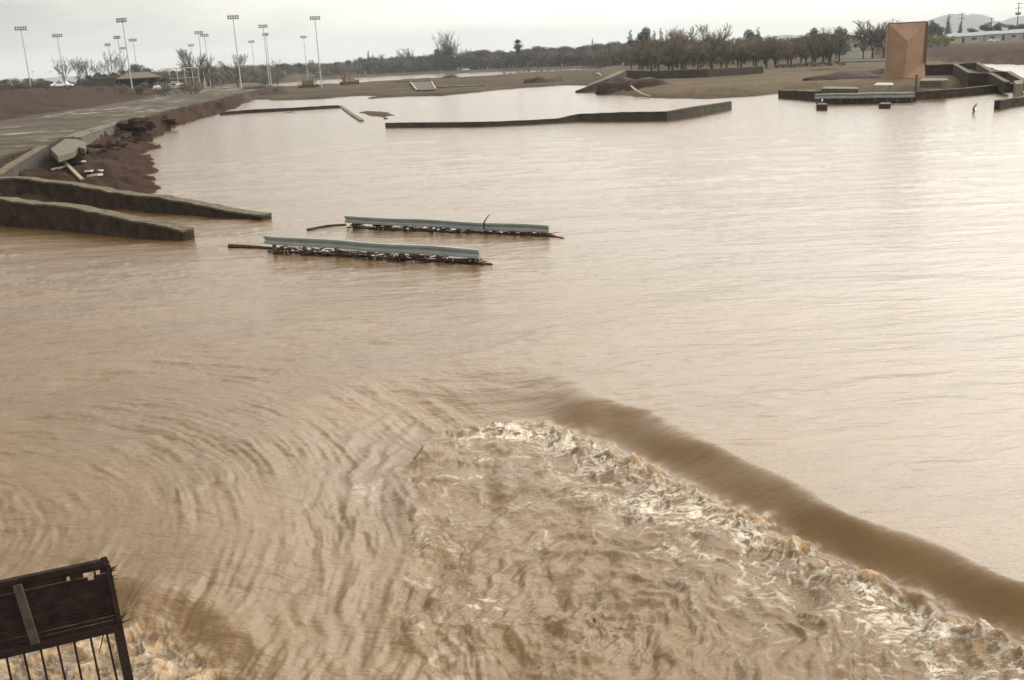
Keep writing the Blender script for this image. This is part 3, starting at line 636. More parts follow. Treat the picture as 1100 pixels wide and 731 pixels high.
# curved pipe between mounds
A = [P(678, 93, 1.4), P(684, 98, .9), P(690, 101.5, .5), P(698, 104, .2)]; c = A[0]; mb = MB()
for i in range(3): mb.tube(A[i]-c, A[i+1]-c, .16, .16, 8)
o = mb.build('curved_pipe', M['conc_pale']); o.location = c; tag(o, 'thin pale pipe curving down the bank between two dirt mounds', 'pipe')
A = P(641, 78.5, 2.2); B = P(645, 81, 1.3); c = (A+B)/2; o = MB().beam(A-c, B-c, .5, .3).build('white_board', M['white_wood']); o.location = c; tag(o, 'small white board caught above the sloping wing wall', 'board')
mb = MB(); mb.beam((0, 0, -.9), (-.5, 0, .4), .12, .1); mb.beam((0, 0, -.9), (.6, 0, .4), .12, .1); mb.beam((-.5, 0, .35), (.6, 0, .4), .12, .1); o = mb.build('timber_frame', M['debris']); o.location = ((A+B)/2); o.location.x -= 1.0; tag(o, 'dark timber frame beside the small white board', 'frame')

# ------------------------------------------------------------------ guardrails
def guardrail(x0, x1, top0, top1, bot0, bot1, wat0, wat1, nposts, label, inset=.03, group=None, seed=1, brush=True):
    A = P(x0, wat0); B = P(x1, wat1); zt0 = z_at(x0, top0, A); zt1 = z_at(x1, top1, B); hb = max(.28, 1.12*(zt0-z_at(x0, bot0, A)+zt1-z_at(x1, bot1, B))/2)
    rnd = random.Random(seed); org = np.array([A[0], A[1], 0]); root = empty('guardrail', org); tag(root, label, 'guardrail', group)
    d_ = (B-A)[:2]; ln = np.linalg.norm(d_); d_ = d_/ln; n_ = np.array([-d_[1], d_[0]])
    if n_@A[:2] > 0: n_ = -n_          # towards the viewer's side
    prof = [(.03, 1), (.10, .93), (.10, .72), (.04, .60), (.04, .40), (.10, .28), (.10, .07), (.03, 0), (0, .02), (0, .98)]
    K = 26; vs = []
    for k in range(K+1):
        f = k/K; zt = zt0*(1-f)+zt1*f; c_ = d_*ln*f+n_*(.025*math.sin(f*9+seed)); sag = .015*math.sin(f*14+seed)
        for (o_, h_) in prof: vs.append((c_[0]+n_[0]*o_, c_[1]+n_[1]*o_, zt-hb+hb*h_+sag))
    m_ = len(prof); fs = [(k*m_+i, k*m_+(i+1) % m_, (k+1)*m_+(i+1) % m_, (k+1)*m_+i) for k in range(K) for i in range(m_)]
    fs += [tuple(range(m_)), tuple(range(K*m_+m_-1, K*m_-1, -1))]
    MB().add(vs, fs).build('rail_beam', M['galv'], root)
    for k in range(nposts):
        f = inset+(1-2*inset)*k/(nposts-1); c_ = d_*ln*f-n_*.10; zt = zt0*(1-f)+zt1*f
        mb = MB(); rz = math.atan2(d_[1], d_[0])
        mb.box((c_[0], c_[1], (zt-.04-1.0)/2), (.12, .03, zt-.04+1.0), rz)
        mb.box((c_[0]-n_[0]*.06, c_[1]-n_[1]*.06, (zt-.04-1.0)/2), (.12, .012, zt-.06+1.0), rz); mb.build('post', M['post'], root)
        mb = MB(); mb.box((c_[0]+n_[0]*.05, c_[1]+n_[1]*.05, zt-hb*.5), (.14, .08, hb*.8), rz); mb.build('spacer_block', M['post'], root)
    zb = min(zt0, zt1)-hb
    if brush:
        mb = MB(); st = MB()
        for k in range(int(ln*42)):
            f = rnd.random(); c_ = d_*ln*(.02+f*.96)+n_*rnd.uniform(-.3, .12); zt = (zt0*(1-f)+zt1*f)-hb
            z_ = rnd.uniform(-.06, zt*.95)*(.55+.45*math.sin(f*21+seed)**2)
            a_ = rnd.gauss(0, .5); l_ = rnd.uniform(.15, .7); dz = rnd.uniform(-.12, .12)
            p0 = (c_[0], c_[1], z_); p1 = (c_[0]+d_[0]*l_*math.cos(a_)+n_[0]*l_*math.sin(a_)*.3, c_[1]+d_[1]*l_*math.cos(a_)+n_[1]*l_*math.sin(a_)*.3, max(-.1, min(z_+dz, zt)))
            mb.tube(p0, p1, rnd.uniform(.01, .035), .008, 4, caps=False)
        for k in range(int(ln*1.5)):
            f = rnd.random(); c_ = d_*ln*f+n_*rnd.uniform(0, .16); zt = (zt0*(1-f)+zt1*f)-hb; z_ = rnd.uniform(0, zt+.05)
            st.tube((c_[0], c_[1], z_), (c_[0]+rnd.uniform(-.08, .08), c_[1], z_-rnd.uniform(.05, .25)), .022, .01, 4)
        # matted core
        for k in range(int(ln*3.0)):
            f = .03+.94*(k+rnd.random())/(ln*3.0); c_ = d_*ln*f-n_*.05; zt = (zt0*(1-f)+zt1*f)-hb; hh = zt*rnd.uniform(.45, .95)
            mb.tube((c_[0]-d_[0]*.35, c_[1]-d_[1]*.35, hh*.25), (c_[0]+d_[0]*.35, c_[1]+d_[1]*.35, hh*.3+rnd.uniform(-.03, .03)), hh*.22, hh*.12, 6)
        dr = mb.build('flood_debris', M['debris']); dr.location = org
        tag(dr, 'dark tangle of flood debris under '+label.split(' with')[0].replace('steel guardrail beam', 'rail'), 'flood debris', 'debris caught on the guardrails')
        st.build('pale_straw', M['straw'], dr)
    return root
guardrail(287, 516, 252.5, 267, 261.5, 276.5, 272, 285, 7, 'nearer blue-grey steel guardrail beam poking out of the flood', group='half submerged guardrails', seed=3)
guardrail(373, 590, 231.5, 241.5, 239, 249.5, 246, 254, 8, 'farther blue-grey steel guardrail beam with a twig caught on top', group='half submerged guardrails', seed=8)
guardrail(875, 982, 101, 99, 106.5, 104, 112.5, 110.5, 9, 'distant blue-grey guardrail beam in front of the brown tower', group='half submerged guardrails', seed=5)
guardrail(906, 953, 65.5, 64.5, 68.2, 67.2, 73, 72, 7, 'small farthest guardrail left of the brown tower', group='half submerged guardrails', seed=6, brush=False)
# drift sticks
def stick(pts, r0, r1, label, m='debris', cat='stick'):
    A = [P(*p) for p in pts]; c = A[0].copy(); mb = MB()
    for i in range(len(A)-1):
        f0 = i/(len(A)-1); f1 = (i+1)/(len(A)-1); mb.tube(A[i]-c, A[i+1]-c, r0*(1-f0)+r1*f0, r0*(1-f1)+r1*f1, 6)
    o = mb.build('drift_stick', M[m]); o.location = c; tag(o, label, cat); return o
stick([(246, 264.5, .06), (262, 265, .05), (285, 266.5, .03), (312, 268, .02)], .09, .05, 'brown stick floating at the left end of the nearer guardrail')
stick([(496, 280.5, .04), (510, 282.5, .04), (529, 284.5, .02)], .07, .03, 'brown stick trailing from the right end of the nearer guardrail')
stick([(585, 252.5, .05), (594, 254, .03), (606, 256, .02)], .06, .02, 'thin stick trailing off the right end of the farther guardrail')
stick([(520, 246, .25), (520, 239, .55), (523, 234, .8), (526, 231, .9)], .035, .015, 'forked twig standing up on the farther guardrail')
stick([(1047, 121.5, -.2), (1045.5, 117, .3), (1049, 112, .9)], .10, .05, 'lone crooked branch sticking out of the water at the right')
stick([(330, 247, .03), (350, 243, .03), (372, 241.5, .03)], .05, .05, 'thin stick lying on the eddy left of the farther guardrail')

_rs = random.Random(12)
for k, (px_, py_, lb) in enumerate([(128, 200, 'small dark branch stranded at the foot of the eroded bank'), (146, 172, 'thin dark branch lying at the water edge of the eroded bank'), (210, 127, 'thin branch stranded on the shore near the end of the road'), (312, 121, 'dark drift scrap floating below the long thin sill')]):
    z_ = max(on_ground(px_, py_), 0)+.04; c_ = P(px_, py_, z_); mb = MB(); s_ = .5 if py_ > 140 else 1.0
    a_ = _rs.random()*3; d_ = np.array([math.cos(a_), math.sin(a_)*.6, .05])*s_
    mb.tube(-d_, d_*.2, .06*s_, .05*s_, 5); mb.tube(d_*.2, d_+np.array([.1, .2, .25])*s_, .05*s_, .02*s_, 5); mb.tube(d_*.2, d_*.8+np.array([-.2, -.3, .12])*s_, .03*s_, .015*s_, 5)
    o = mb.build('drift_branch', M['debris']); o.location = c_; tag(o, lb, 'branch')
# ------------------------------------------------------------------ plywood tower
def tower():
    A = P(951.5, 85.5, 1.1); B = P(992, 83.8, 1.1); d_ = (B-A)[:2]; wdt = np.linalg.norm(d_); d_ = d_/wdt; n_ = np.array([d_[1], -d_[0]])
    if n_@A[:2] > 0: n_ = -n_
    hgt = z_at(973, 25, (A+B)/2)-1.1; org = (A+B)/2
    root = empty('plywood_tower', (org[0], org[1], 1.1)); tag(root, 'tall brown plywood-clad tower with folded facets on the right bank', 'tower')
    def pt(u, v, o_): return (d_[0]*(u-.5)*wdt+n_[0]*o_, d_[1]*(u-.5)*wdt+n_[1]*o_, v*hgt-.0)
    # facets: each its own shell, 0.25 m thick behind
    F_ = {'top_facet': [(.02, 1, 0), (.98, 1, 0), (.52, .67, 1.0)], 'left_facet': [(.02, 1, 0), (.52, .67, 1.0), (.46, 0, 1.0), (0, 0, .13)],
          'right_facet': [(.98, 1, 0), (1, .30, -.19), (.46, 0, 1.0), (.52, .67, 1.0)], 'corner_facet': [(1, .30, -.19), (1, 0, 2.3), (.46, 0, 1.0)]}
    for nm, q in F_.items():
        MB().add([pt(*p) for p in q]+[pt(p[0], p[1], p[2]-.2) for p in q], [tuple(range(len(q))), tuple(range(2*len(q)-1, len(q)-1, -1))]+[(i, len(q)+i, len(q)+(i+1) % len(q), (i+1) % len(q)) for i in range(len(q))]).build(nm, M['ply'], root)
    mb = MB(); dp = -3.2
    vs = [pt(0, 0, -.21), pt(1, 0, -.21), pt(1, 1.0, -.21), pt(0, 1.0, -.21), pt(0, 0, dp), pt(1, 0, dp), pt(1, 1.0, dp), pt(0, 1.0, dp)]
    mb.add(vs, [(0, 1, 2, 3), (5, 4, 7, 6), (1, 5, 6, 2), (4, 0, 3, 7), (3, 2, 6, 7), (4, 5, 1, 0)]); mb.build('tower_body', M['ply'], root)
    mb = MB(); mb.beam(pt(1.012, -.02, -.1), pt(1.012, 1.0, -.1), .12, .35); mb.build('edge_trim', M['ply_edge'], root)
    mb = MB(); mb.beam(pt(-.01, 1.008, -.06), pt(1.01, 1.008, -.06), .14, .14); mb.build('top_batten', M['ply_edge'], root)
    for k in (.28, .74):
        pass
    mb = MB(); mb.box((d_[0]*0-n_[0]*1.2, -n_[1]*1.2, -.45), (wdt*1.08, 4.6, .8), math.atan2(d_[1], d_[0])); mb.build('concrete_base', M['conc_mid'], root)
tower()

# ------------------------------------------------------------------ rusty gate in the lower left foreground
def gate():
    zt = 1.75
    TR = P(113, 607, zt); TL = P(0, 631, zt); d_ = (TR-TL)[:2]; d_ /= np.linalg.norm(d_)
    lean = np.array([.10, -.16])        # horizontal drift per metre downwards
    def pt(s_, h):                       # s metres leftwards from the right post, h metres below the top rail
        return np.array([TR[0]-d_[0]*s_+lean[0]*h, TR[1]-d_[1]*s_+lean[1]*h, zt-h])
    def hh(px_, py_):                    # drop h of the frame point on the right post reaching row py_
        best = min(np.arange(0, 4, .01), key=lambda h: abs(proj(pt(0, h))[1]-py_)); return best
    hm = hh(128, 673); root = empty('rusty_gate', (TR[0], TR[1], 0)); tag(root, 'dark rusty steel gate leaning in the foam at the lower left corner', 'gate')
    O = np.array([TR[0], TR[1], 0]); q = lambda s_, h: pt(s_, h)-O
    Lw = 4.2
    mb = MB(); mb.beam(q(-.03, -.03), q(Lw, -.03), .06, .06); mb.tube(q(0, -.08), q(0, 0), .03, .045, 6); mb.build('top_rail', M['rust'], root)
    mb = MB(); mb.beam(q(-.04, hm), q(Lw, hm), .09, .07); mb.build('middle_rail', M['rust'], root)
    mb = MB(); mb.beam(q(-.02, hm*.0+.01), q(-.02, hm-.04), .05, .05); mb.build('side_bar', M['rust'], root)
    mb = MB(); mb.beam(q(0, hm-.03), q(0, 3.4), .085, .085); mb.build('post', M['rust'], root)
    mb = MB(); mb.beam(q(Lw, 0), q(Lw, 3.4), .085, .085); mb.build('post', M['rust'], root)
    rnd = random.Random(4)
    ns = 15
    for k in range(ns):
        h = .0+(hm-.04)*(k+.5)/ns; mb = MB()
        segs = [(0, Lw)] if k not in (1, 2) else ([(0, .06), (.10, .12), (.22, .345), (.375, Lw)] if k == 1 else [(0, .13), (.185, Lw)])
        
        for a_, b_ in segs:
            mb.beam(q(a_, h+rnd.uniform(-.004, .004)), q(b_, h+rnd.uniform(-.004, .004)), .012, (hm/ns)*.98, up=(0, rnd.uniform(-.25, .05), 1))
        mb.build('slat', M['rust'], root)
    s_ = 0.0
    for k in range(24):
        s_ = .115+.155*k
        if s_ > Lw-.1: break
        mb = MB(); a_ = q(s_, hm+.03); b_ = q(s_+rnd.uniform(-.03, .03)-.01, 3.2); m_ = (a_+b_)/2+np.array([rnd.uniform(-.02, .02), 0, 0])
        mb.tube(a_, m_, .011, .011, 6); mb.tube(m_, b_, .011, .010, 6); mb.build('bar', M['rust_bar'], root)
    # pale timber stake fixed on the face of the panel
    TO = np.array([-lean[0], .0, 0])
    for px_, w_, h0, h1, lb in ((33, .085, .01, hm-.03, 1),):
        ss = min(np.arange(0, 3, .01), key=lambda s: abs(proj(pt(s, hm*.5))[0]-px_))
        mb = MB(); off = np.array([.0, -.06, .02]); mb.beam(q(ss+.03, h0)+off, q(ss-.02, h1)+off, w_, .03, up=(0, 1, 0)); mb.build('grey_stake', M['weath_post'], root)
    # twisted wire scraps on the side bar
    for k in range(30):
        mb = MB(); h = rnd.uniform(.02, hm); a_ = q(rnd.uniform(-.05, .06), h); b_ = a_+np.array([rnd.uniform(-.03, .09), rnd.uniform(-.04, .04), rnd.uniform(-.06, .06)]); mb.tube(a_, b_, .009, .004, 4); mb.build('wire_scrap', M['rust_bar'], root)
    mb = MB(); mb.tube(q(.14, hm+.03), q(.22, hm+.22), .008, .005, 4); mb.build('bent_wire', M['rust_bar'], root)
gate()

# ------------------------------------------------------------------ stadium floodlight poles
def pole_proto(big=True):
    root = empty('floodlight_pole')
    MB().tube((0, 0, -1), (0, 0, 22), .19, .11, 8).build('pole', M['pole'], root)
    mb = MB()
    for zz in (21.4, 22.0): mb.beam((-1.6, 0, zz), (1.6, 0, zz), .12, .12)
    mb.build('crossarm', M['pole'], root)
    for r_ in range(2):
        mb = MB()
        for k in range(5):
            x_ = -1.3+.65*k; z_ = 21.4+r_*.6; mb.tube((x_, -.1, z_), (x_, -.5, z_-.2), .18, .29, 8)
        mb.build('lamp_bank', M['lamp'], root)
    return root
fp = pole_proto()
POLES = [(22, 29, 'leftmost large floodlight pole at the left edge of the picture'), (61, 37, 'second large floodlight pole from the left edge'), (131, 20, 'tallest floodlight pole rising behind the picnic shelter'),
         (126, 39, 'floodlight pole just left of the tallest one behind the shelter'), (116, 47, 'short far floodlight pole over the bare trees left of the shelter'), (132, 51, 'far low floodlight pole directly under the head of the tallest one'),
         (142.5, 42, 'thin floodlight pole just right of the tallest one above the shelter'), (213, 34, 'left one of the close pair of floodlight poles'), (219.5, 37, 'right one of the close pair of floodlight poles'),
         (205, 48, 'low floodlight pole left of the close pair among bare branches'), (250, 17, 'highest floodlight pole right of the close pair'), (270, 44, 'low floodlight pole between the highest right one and the next pair'),
         (282.5, 27, 'upper one of two floodlight poles right of the middle low one'), (285.5, 36, 'slightly lower floodlight pole touching its taller neighbour'), (338, 18, 'rightmost high floodlight pole of the ballpark'),
         (326, 39, 'low floodlight pole just left of the rightmost one'), (35, 77, 'tiny farthest floodlight pole low beside the leftmost one'), (54, 77, 'tiny farthest floodlight pole between the two left large ones')]
for i, (px_, py_, lb) in enumerate(POLES):
    o = fp if i == 0 else copy_tree(fp)
    q = ray(px_, py_); t_ = (22-H)/q[2] if q[2] > 0 else 0
    o.location = (q[0]*t_, q[1]*t_, 0 if math.hypot(q[0], q[1])*t_ > 600 else 0.0); o.rotation_euler.z = random.uniform(-.5, .5); tag(o, lb, 'floodlight pole', 'ballpark floodlight poles')

# ------------------------------------------------------------------ trees
def branch_tree(rnd, height=10, spread=.9, upright=.35, levels=4, nlimb=5, trunk_h=.22, twig_len=.9, twigs=7, r0=.2):
    tr = MB(); tw = MB(); tips = []
    def grow(p, d_, l_, r, lev):
        n_ = 3; q = Vector(p); dd_ = Vector(d_)
        for k in range(n_):
            nd = (dd_+Vector((rnd.gauss(0, .16), rnd.gauss(0, .16), rnd.gauss(.05, .10)))).normalized(); q2 = q+nd*(l_/n_)
            rr0 = r*(1-.3*k/n_); rr1 = r*(1-.3*(k+1)/n_)
            (tr if lev < 3 else tw).tube(q, q2, rr0, rr1, 5 if lev < 2 else 3, caps=False); q = q2; dd_ = nd
            if lev >= 2:
                for _ in range(twigs):
                    v_ = (nd+Vector((rnd.gauss(0, .7), rnd.gauss(0, .7), rnd.gauss(upright, .45)))).normalized(); tip = q+v_*twig_len*rnd.uniform(.4, 1.2)
                    w_ = v_.cross(Vector((rnd.random(), rnd.random(), rnd.random()))).normalized()*rnd.uniform(.022, .042)
                    tw.add([q-w_, q+w_, tip], [(0, 1, 2)])
            if 0 < lev < levels-1 and k < n_-0:
                side = (nd+Vector((rnd.gauss(0, .75), rnd.gauss(0, .75), rnd.uniform(-.1, .6)))).normalized(); grow(q, side, l_*rnd.uniform(.5, .75), rr1*.6, lev+1)
        if lev < levels-1: grow(q, dd_, l_*.7, r*.62, lev+1)
    th_ = height*trunk_h; tr.tube((0, 0, -.4), (0, 0, th_), r0*1.25, r0, 8)
    for k in range(nlimb):
        a_ = 2*math.pi*(k+rnd.random()*.6)/nlimb; d_ = Vector((math.cos(a_)*spread*rnd.uniform(.6, 1.2), math.sin(a_)*spread*rnd.uniform(.6, 1.2), 1)).normalized()
        grow((0, 0, th_*rnd.uniform(.75, 1)), d_, height*.33, r0*.55, 1)
    return tr, tw
def fit(mbs, height):
    zs = max(v_[2] for m_ in mbs for v_ in m_.v); k = height/zs
    for m_ in mbs: m_.v = [(v_[0]*k, v_[1]*k, v_[2]*k) for v_ in m_.v]
def leaf_crown(rnd, lobes, n, size):
    mb = MB(); tot = sum(l_[3]**2 for l_ in lobes)
    for (cx_, cy_, cz_, r_, sq) in lobes:
        for _ in range(int(n*r_*r_/tot)):
            v_ = Vector((rnd.gauss(0, 1), rnd.gauss(0, 1), rnd.gauss(0, 1))).normalized()*r_*(rnd.random()**.28)*rnd.uniform(.82, 1.12)
            p_ = Vector((cx_+v_.x, cy_+v_.y, cz_+v_.z*sq)); a_ = Vector((rnd.gauss(0, 1), rnd.gauss(0, 1), rnd.gauss(0, .6))).normalized(); b_ = a_.cross(Vector((rnd.gauss(0, 1), rnd.gauss(0, 1), 1))).normalized(); s_ = size*rnd.uniform(.5, 1.3)
            mb.add([p_-a_*s_, p_-b_*s_*.6, p_+a_*s_, p_+b_*s_*.6], [(0, 1, 2, 3)])
    return mb
PROTO = {}
def mk(kind, name, trunk, crown, mt, mc):
    root = empty(name); trunk.build('trunk', M[mt], root); crown.build('crown', M[mc], root); root.location = (0, -200, -50); PROTO.setdefault(kind, []).append(root)
for s_ in range(4):
    rnd = random.Random(20+s_); a_, b_ = branch_tree(rnd, 10, spread=.95, upright=.3, twigs=8, nlimb=5, twig_len=1.0); fit((a_, b_), 10); mk('bare', 'bare_tree', a_, b_, 'bark', 'twig')
for s_ in range(3):
    rnd = random.Random(50+s_); a_, b_ = branch_tree(rnd, 10, spread=.28, upright=1.2, twigs=3, nlimb=4, trunk_h=.16, r0=.13, twig_len=1.0); fit((a_, b_), 10); mk('poplar', 'poplar_tree', a_, b_, 'bark', 'twig_grey')
for s_ in range(4):
    rnd = random.Random(70+s_); tr = MB().tube((0, 0, -.4), (0, 0, 5), .28, .14, 7); lobes = []
    for k in range(11):
        a_ = rnd.random()*6.28; d_ = rnd.uniform(0, 2.9); z_ = rnd.uniform(2.6, 8.0); r_ = rnd.uniform(1.1, 2.0); lobes.append((math.cos(a_)*d_, math.sin(a_)*d_, z_*(1-.04*d_), r_, .8)); tr.tube((0, 0, 2.4), (math.cos(a_)*d_, math.sin(a_)*d_, z_), .1, .04, 5, caps=False)
    cr_ = leaf_crown(rnd, lobes, 4200, .20); fit((tr, cr_), 10); mk('leafy', 'broadleaf_tree', tr, cr_, 'bark', 'leaf'); mk('dark', 'evergreen_tree', tr, cr_, 'bark', 'leaf_dark')
for s_ in range(2):
    rnd = random.Random(90+s_); tr = MB().tube((0, 0, -.4), (0, 0, 9), .22, .05, 7); lobes = [(rnd.uniform(-.25, .25), rnd.uniform(-.25, .25), z_, 2.1*(1-z_/10.6)+.25, .7) for z_ in np.arange(1.3, 9.8, .65)]
    cr_ = leaf_crown(rnd, lobes, 3200, .17); fit((tr, cr_), 10); mk('conifer', 'conifer_tree', tr, cr_, 'bark', 'leaf_dark')
for s_ in range(3):
    rnd = random.Random(110+s_); tr = MB()
    for k in range(5): tr.tube((0, 0, -.3), (rnd.uniform(-1.5, 1.5), rnd.uniform(-1.5, 1.5), 3), .08, .03, 5)
    lobes = [(rnd.uniform(-3.5, 3.5), rnd.uniform(-2.5, 2.5), rnd.uniform(.6, 5.4), rnd.uniform(1.6, 2.6), .8) for _ in range(10)]
    cr_ = leaf_crown(rnd, lobes, 2400, .26); fit((tr, cr_), 6); mk('shrub', 'shrub', tr, cr_, 'bark', 'leaf'); mk('shrub_brown', 'dry_shrub', tr, cr_, 'bark', 'twig'); mk('shrub_yel', 'flowering_shrub', tr, cr_, 'bark', 'leaf_yel')
# palm
rnd = random.Random(5); tr = MB().tube((0, 0, -.4), (0, 0, 8), .45, .35, 9); cr_ = MB()
for k in range(90):
    a_ = rnd.random()*6.28; el = rnd.uniform(-1.2, 1.3); L_ = rnd.uniform(1.6, 2.3); z0_ = 8.0 if k < 60 else rnd.uniform(5.2, 7.6)
    if k >= 60: el = rnd.uniform(-1.3, -.4); L_ *= .75
    p_ = Vector((0, 0, z0_)); d_ = Vector((math.cos(a_)*math.cos(el), math.sin(a_)*math.cos(el), math.sin(el))); sd_ = d_.cross(Vector((0, 0, 1))).normalized()
    m_ = p_+d_*L_*.65; e_ = p_+d_*L_+Vector((0, 0, -.35)); w_ = .45
    cr_.add([p_, m_-sd_*w_, e_-sd_*w_*.3, e_+sd_*w_*.3, m_+sd_*w_], [(0, 1, 2, 3, 4)])
fit((tr, cr_), 10); mk('palm', 'palm_tree', tr, cr_, 'bark', 'leaf_dark')
TDX = [180, 230, 300, 420, 560, 640, 705]; TDY = [380, 480, 635, 720, 610, 550, 420]
used = set(); HNAT = {'shrub': 6, 'shrub_brown': 6, 'shrub_yel': 6}
def tree(kind, px_, dist, py_top, label, cat, group=None, wid=1.0, v=None):
    rnd = random.Random(int(px_*31+dist))
    if 290 < px_ < 700 and dist > 480: dist = np.interp(px_, TDX, TDY)+(dist-540)*.25+8
    src = PROTO[kind][v if v is not None else rnd.randrange(len(PROTO[kind]))]
    q = ray(px_, hy(px_)+2); n_ = math.hypot(q[0], q[1]); x_, y_ = q[0]/n_*dist, q[1]/n_*dist; z_ = max(gz(x_, y_), .0)
    top = z_at(px_, py_top, (x_, y_)); h_ = max(top-z_, 1.0)
    if src.name not in used: used.add(src.name); o = src
    else: o = copy_tree(src)
    k = h_/HNAT.get(kind, 10); o.location = (x_, y_, z_); o.scale = (k*wid, k*wid, k); o.rotation_euler = (0, 0, rnd.random()*6.28); tag(o, label, cat, group); return o
# orchard in front (bare trees with their trunks showing)
ORD = ['first', 'second', 'third', 'fourth', 'fifth', 'sixth', 'seventh', 'eighth', 'ninth', 'tenth', 'eleventh', 'twelfth', 'thirteenth', 'fourteenth', 'fifteenth', 'sixteenth', 'seventeenth', 'eighteenth', 'nineteenth', 'twentieth']
LM = [(-99, 'the left picture edge'), (33, 'the leftmost floodlight pole'), (72, 'the lone bare poplar'), (150, 'the picnic shelter'), (216, 'the close pair of floodlight poles'), (254, 'the highest right floodlight pole'), (285, 'the touching floodlight pole pair'), (342, 'the rightmost floodlight pole'), (374, 'the farther bulldozer'), (397, 'the small pointed conifer'), (440, 'the round bare tree'), (482, 'the tall twin poplars'), (557, 'the palm'), (610, 'the brush heap by the flat'), (637, 'the slim conifer'), (677, 'the broad conifer'), (765, 'the big round bare tree'), (814, 'the small dark conifer'), (905, 'the gabled house')]
_cnt = {}
def lmk(kind_words, px_, tail):
    nm = [t_ for t_ in LM if t_[0] <= px_][-1][1]; k_ = (kind_words, nm); n_ = _cnt.get(k_, 0); _cnt[k_] = n_+1
    return '%s %s right of %s%s' % (ORD[min(n_, 19)], kind_words, nm.replace('the round bare tree', 'the round tree').replace('the left picture edge', 'the picture edge').replace('the close pair of floodlight poles', 'the twin floodlights').replace('the highest right floodlight pole', 'the highest floodlight').replace('the touching floodlight pole pair', 'the touching floodlights').replace('brush heap by the flat', 'brush heap'), tail.replace(', in the long tree line', ' in the tree line'))
rnd = random.Random(33)
i = 0
for row, (dist, x0, x1, st) in enumerate(((262, 706, 905, 15), (292, 690, 915, 13), (330, 676, 905, 12))):
    x_ = x0; oc = -1
    while x_ < x1:
        oc += 1
        tp = np.interp(x_, [676, 700, 760, 820, 880, 915], [47, 42, 41, 41, 39, 36])+rnd.uniform(-5, 4)
        kd_ = 'leafy' if (row > 0 and rnd.random() < .16) else 'bare'
        tree(kd_, x_+rnd.uniform(-4, 4), dist+rnd.uniform(-8, 8), tp, ORD[oc]+(' tree, bare and brown, from' if kd_ == 'bare' else ' tree, olive green, from')+' the left in the '+['front', 'middle', 'back'][row]+' row of the orchard', 'tree', 'orchard trees behind the retaining wall', 1.3)
        x_ += st*rnd.uniform(.8, 1.2); i += 1
for px_, tp, lb in ((718, 26, 'taller bare tree standing out of the orchard, left of the middle'), (733, 27, 'bare tree just right of the tallest orchard pair'), (764, 22, 'big round bare tree topping the orchard skyline'), (893, 26, 'tall bare tree at the right end of the orchard'), (722, 30, 'bare multi-stemmed tree at the orchard front')):
    tree('bare', px_, 300 if px_ != 722 else 255, tp, lb, 'tree', None, .8)
for px_, tp, lb, wd in ((938, 18, 'large bushy bare tree left of the plywood tower', 1.1), (950, 20, 'bare tree whose crown touches the plywood tower', 1.0), (928, 26, 'lower bare tree next to the gabled house', .9)):
    tree('bare', px_, 330, tp, lb, 'tree', None, wd)
for k in range(40):
    px_ = 690+k*5.6+rnd.uniform(-3, 3); tree('shrub_brown' if k % 4 else 'shrub', px_, 352+rnd.uniform(0, 25), np.interp(px_, [676, 700, 760, 820, 880, 915], [52, 48, 47, 47, 46, 44])+rnd.uniform(-2, 4), lmk('tall brown thicket', px_, ', closing off the orchard'), 'thicket', 'thickets closing off the orchard', .8)
# far rows
SKX = [0, 30, 50, 57, 80, 100, 130, 150, 165, 185, 200, 240, 300, 330, 350, 375, 395, 420, 460, 500, 515, 545, 575, 600, 640, 660, 690, 720, 800, 850, 900, 960]
SKY = [84, 83, 83, 87, 86, 79, 76, 72, 75, 75, 72, 71, 69, 67, 66, 65, 61, 60, 59, 55, 53, 55, 50, 49, 48, 45, 43, 40, 39, 37, 35, 33]
x_ = -30
while x_ < 705:
    base = 340 if x_ < 180 else (np.interp(x_, TDX, TDY) if x_ < 290 else 540)
    tp = np.interp(x_, SKX, SKY)+rnd.uniform(-1.2, 2.2)
    kd = rnd.choice(['leafy', 'dark', 'bare', 'leafy', 'leafy'] if x_ > 300 else ['bare', 'dark', 'bare', 'shrub_brown'])
    lb = lmk({'leafy': 'olive-green tree', 'dark': 'dark evergreen tree', 'bare': 'bare brown tree', 'shrub_brown': 'dry brown thicket'}[kd], x_, ', in the long tree line')
    tree(kd, x_, base+rnd.uniform(-10, 40), tp, lb, 'tree', 'trees in the line beyond the flood', 1.15)
    x_ += rnd.uniform(3.6, 6.0)
x_ = -30
while x_ < 700:
    base = 325 if x_ < 180 else (np.interp(x_, TDX, TDY)-15 if x_ < 290 else 500)
    tp = np.interp(x_, SKX, SKY)+rnd.uniform(2.0, 6.5)
    tree(rnd.choice(['shrub', 'shrub_brown', 'shrub_brown']), x_, base, tp, lmk('low shrub', x_, ', under the tree line'), 'shrub', 'shrubs under the far tree line', 1.2)
    x_ += rnd.uniform(5, 8)
x_ = 700
while x_ < 1000:
    tp = np.interp(x_, SKX, SKY)+rnd.uniform(1, 4)
    tree(rnd.choice(['leafy', 'bare', 'dark']), x_, 420+rnd.uniform(0, 60), tp, lmk('dull background tree', x_, ', behind the orchard'), 'tree', 'background trees behind the orchard', 1.2); x_ += rnd.uniform(7, 11)
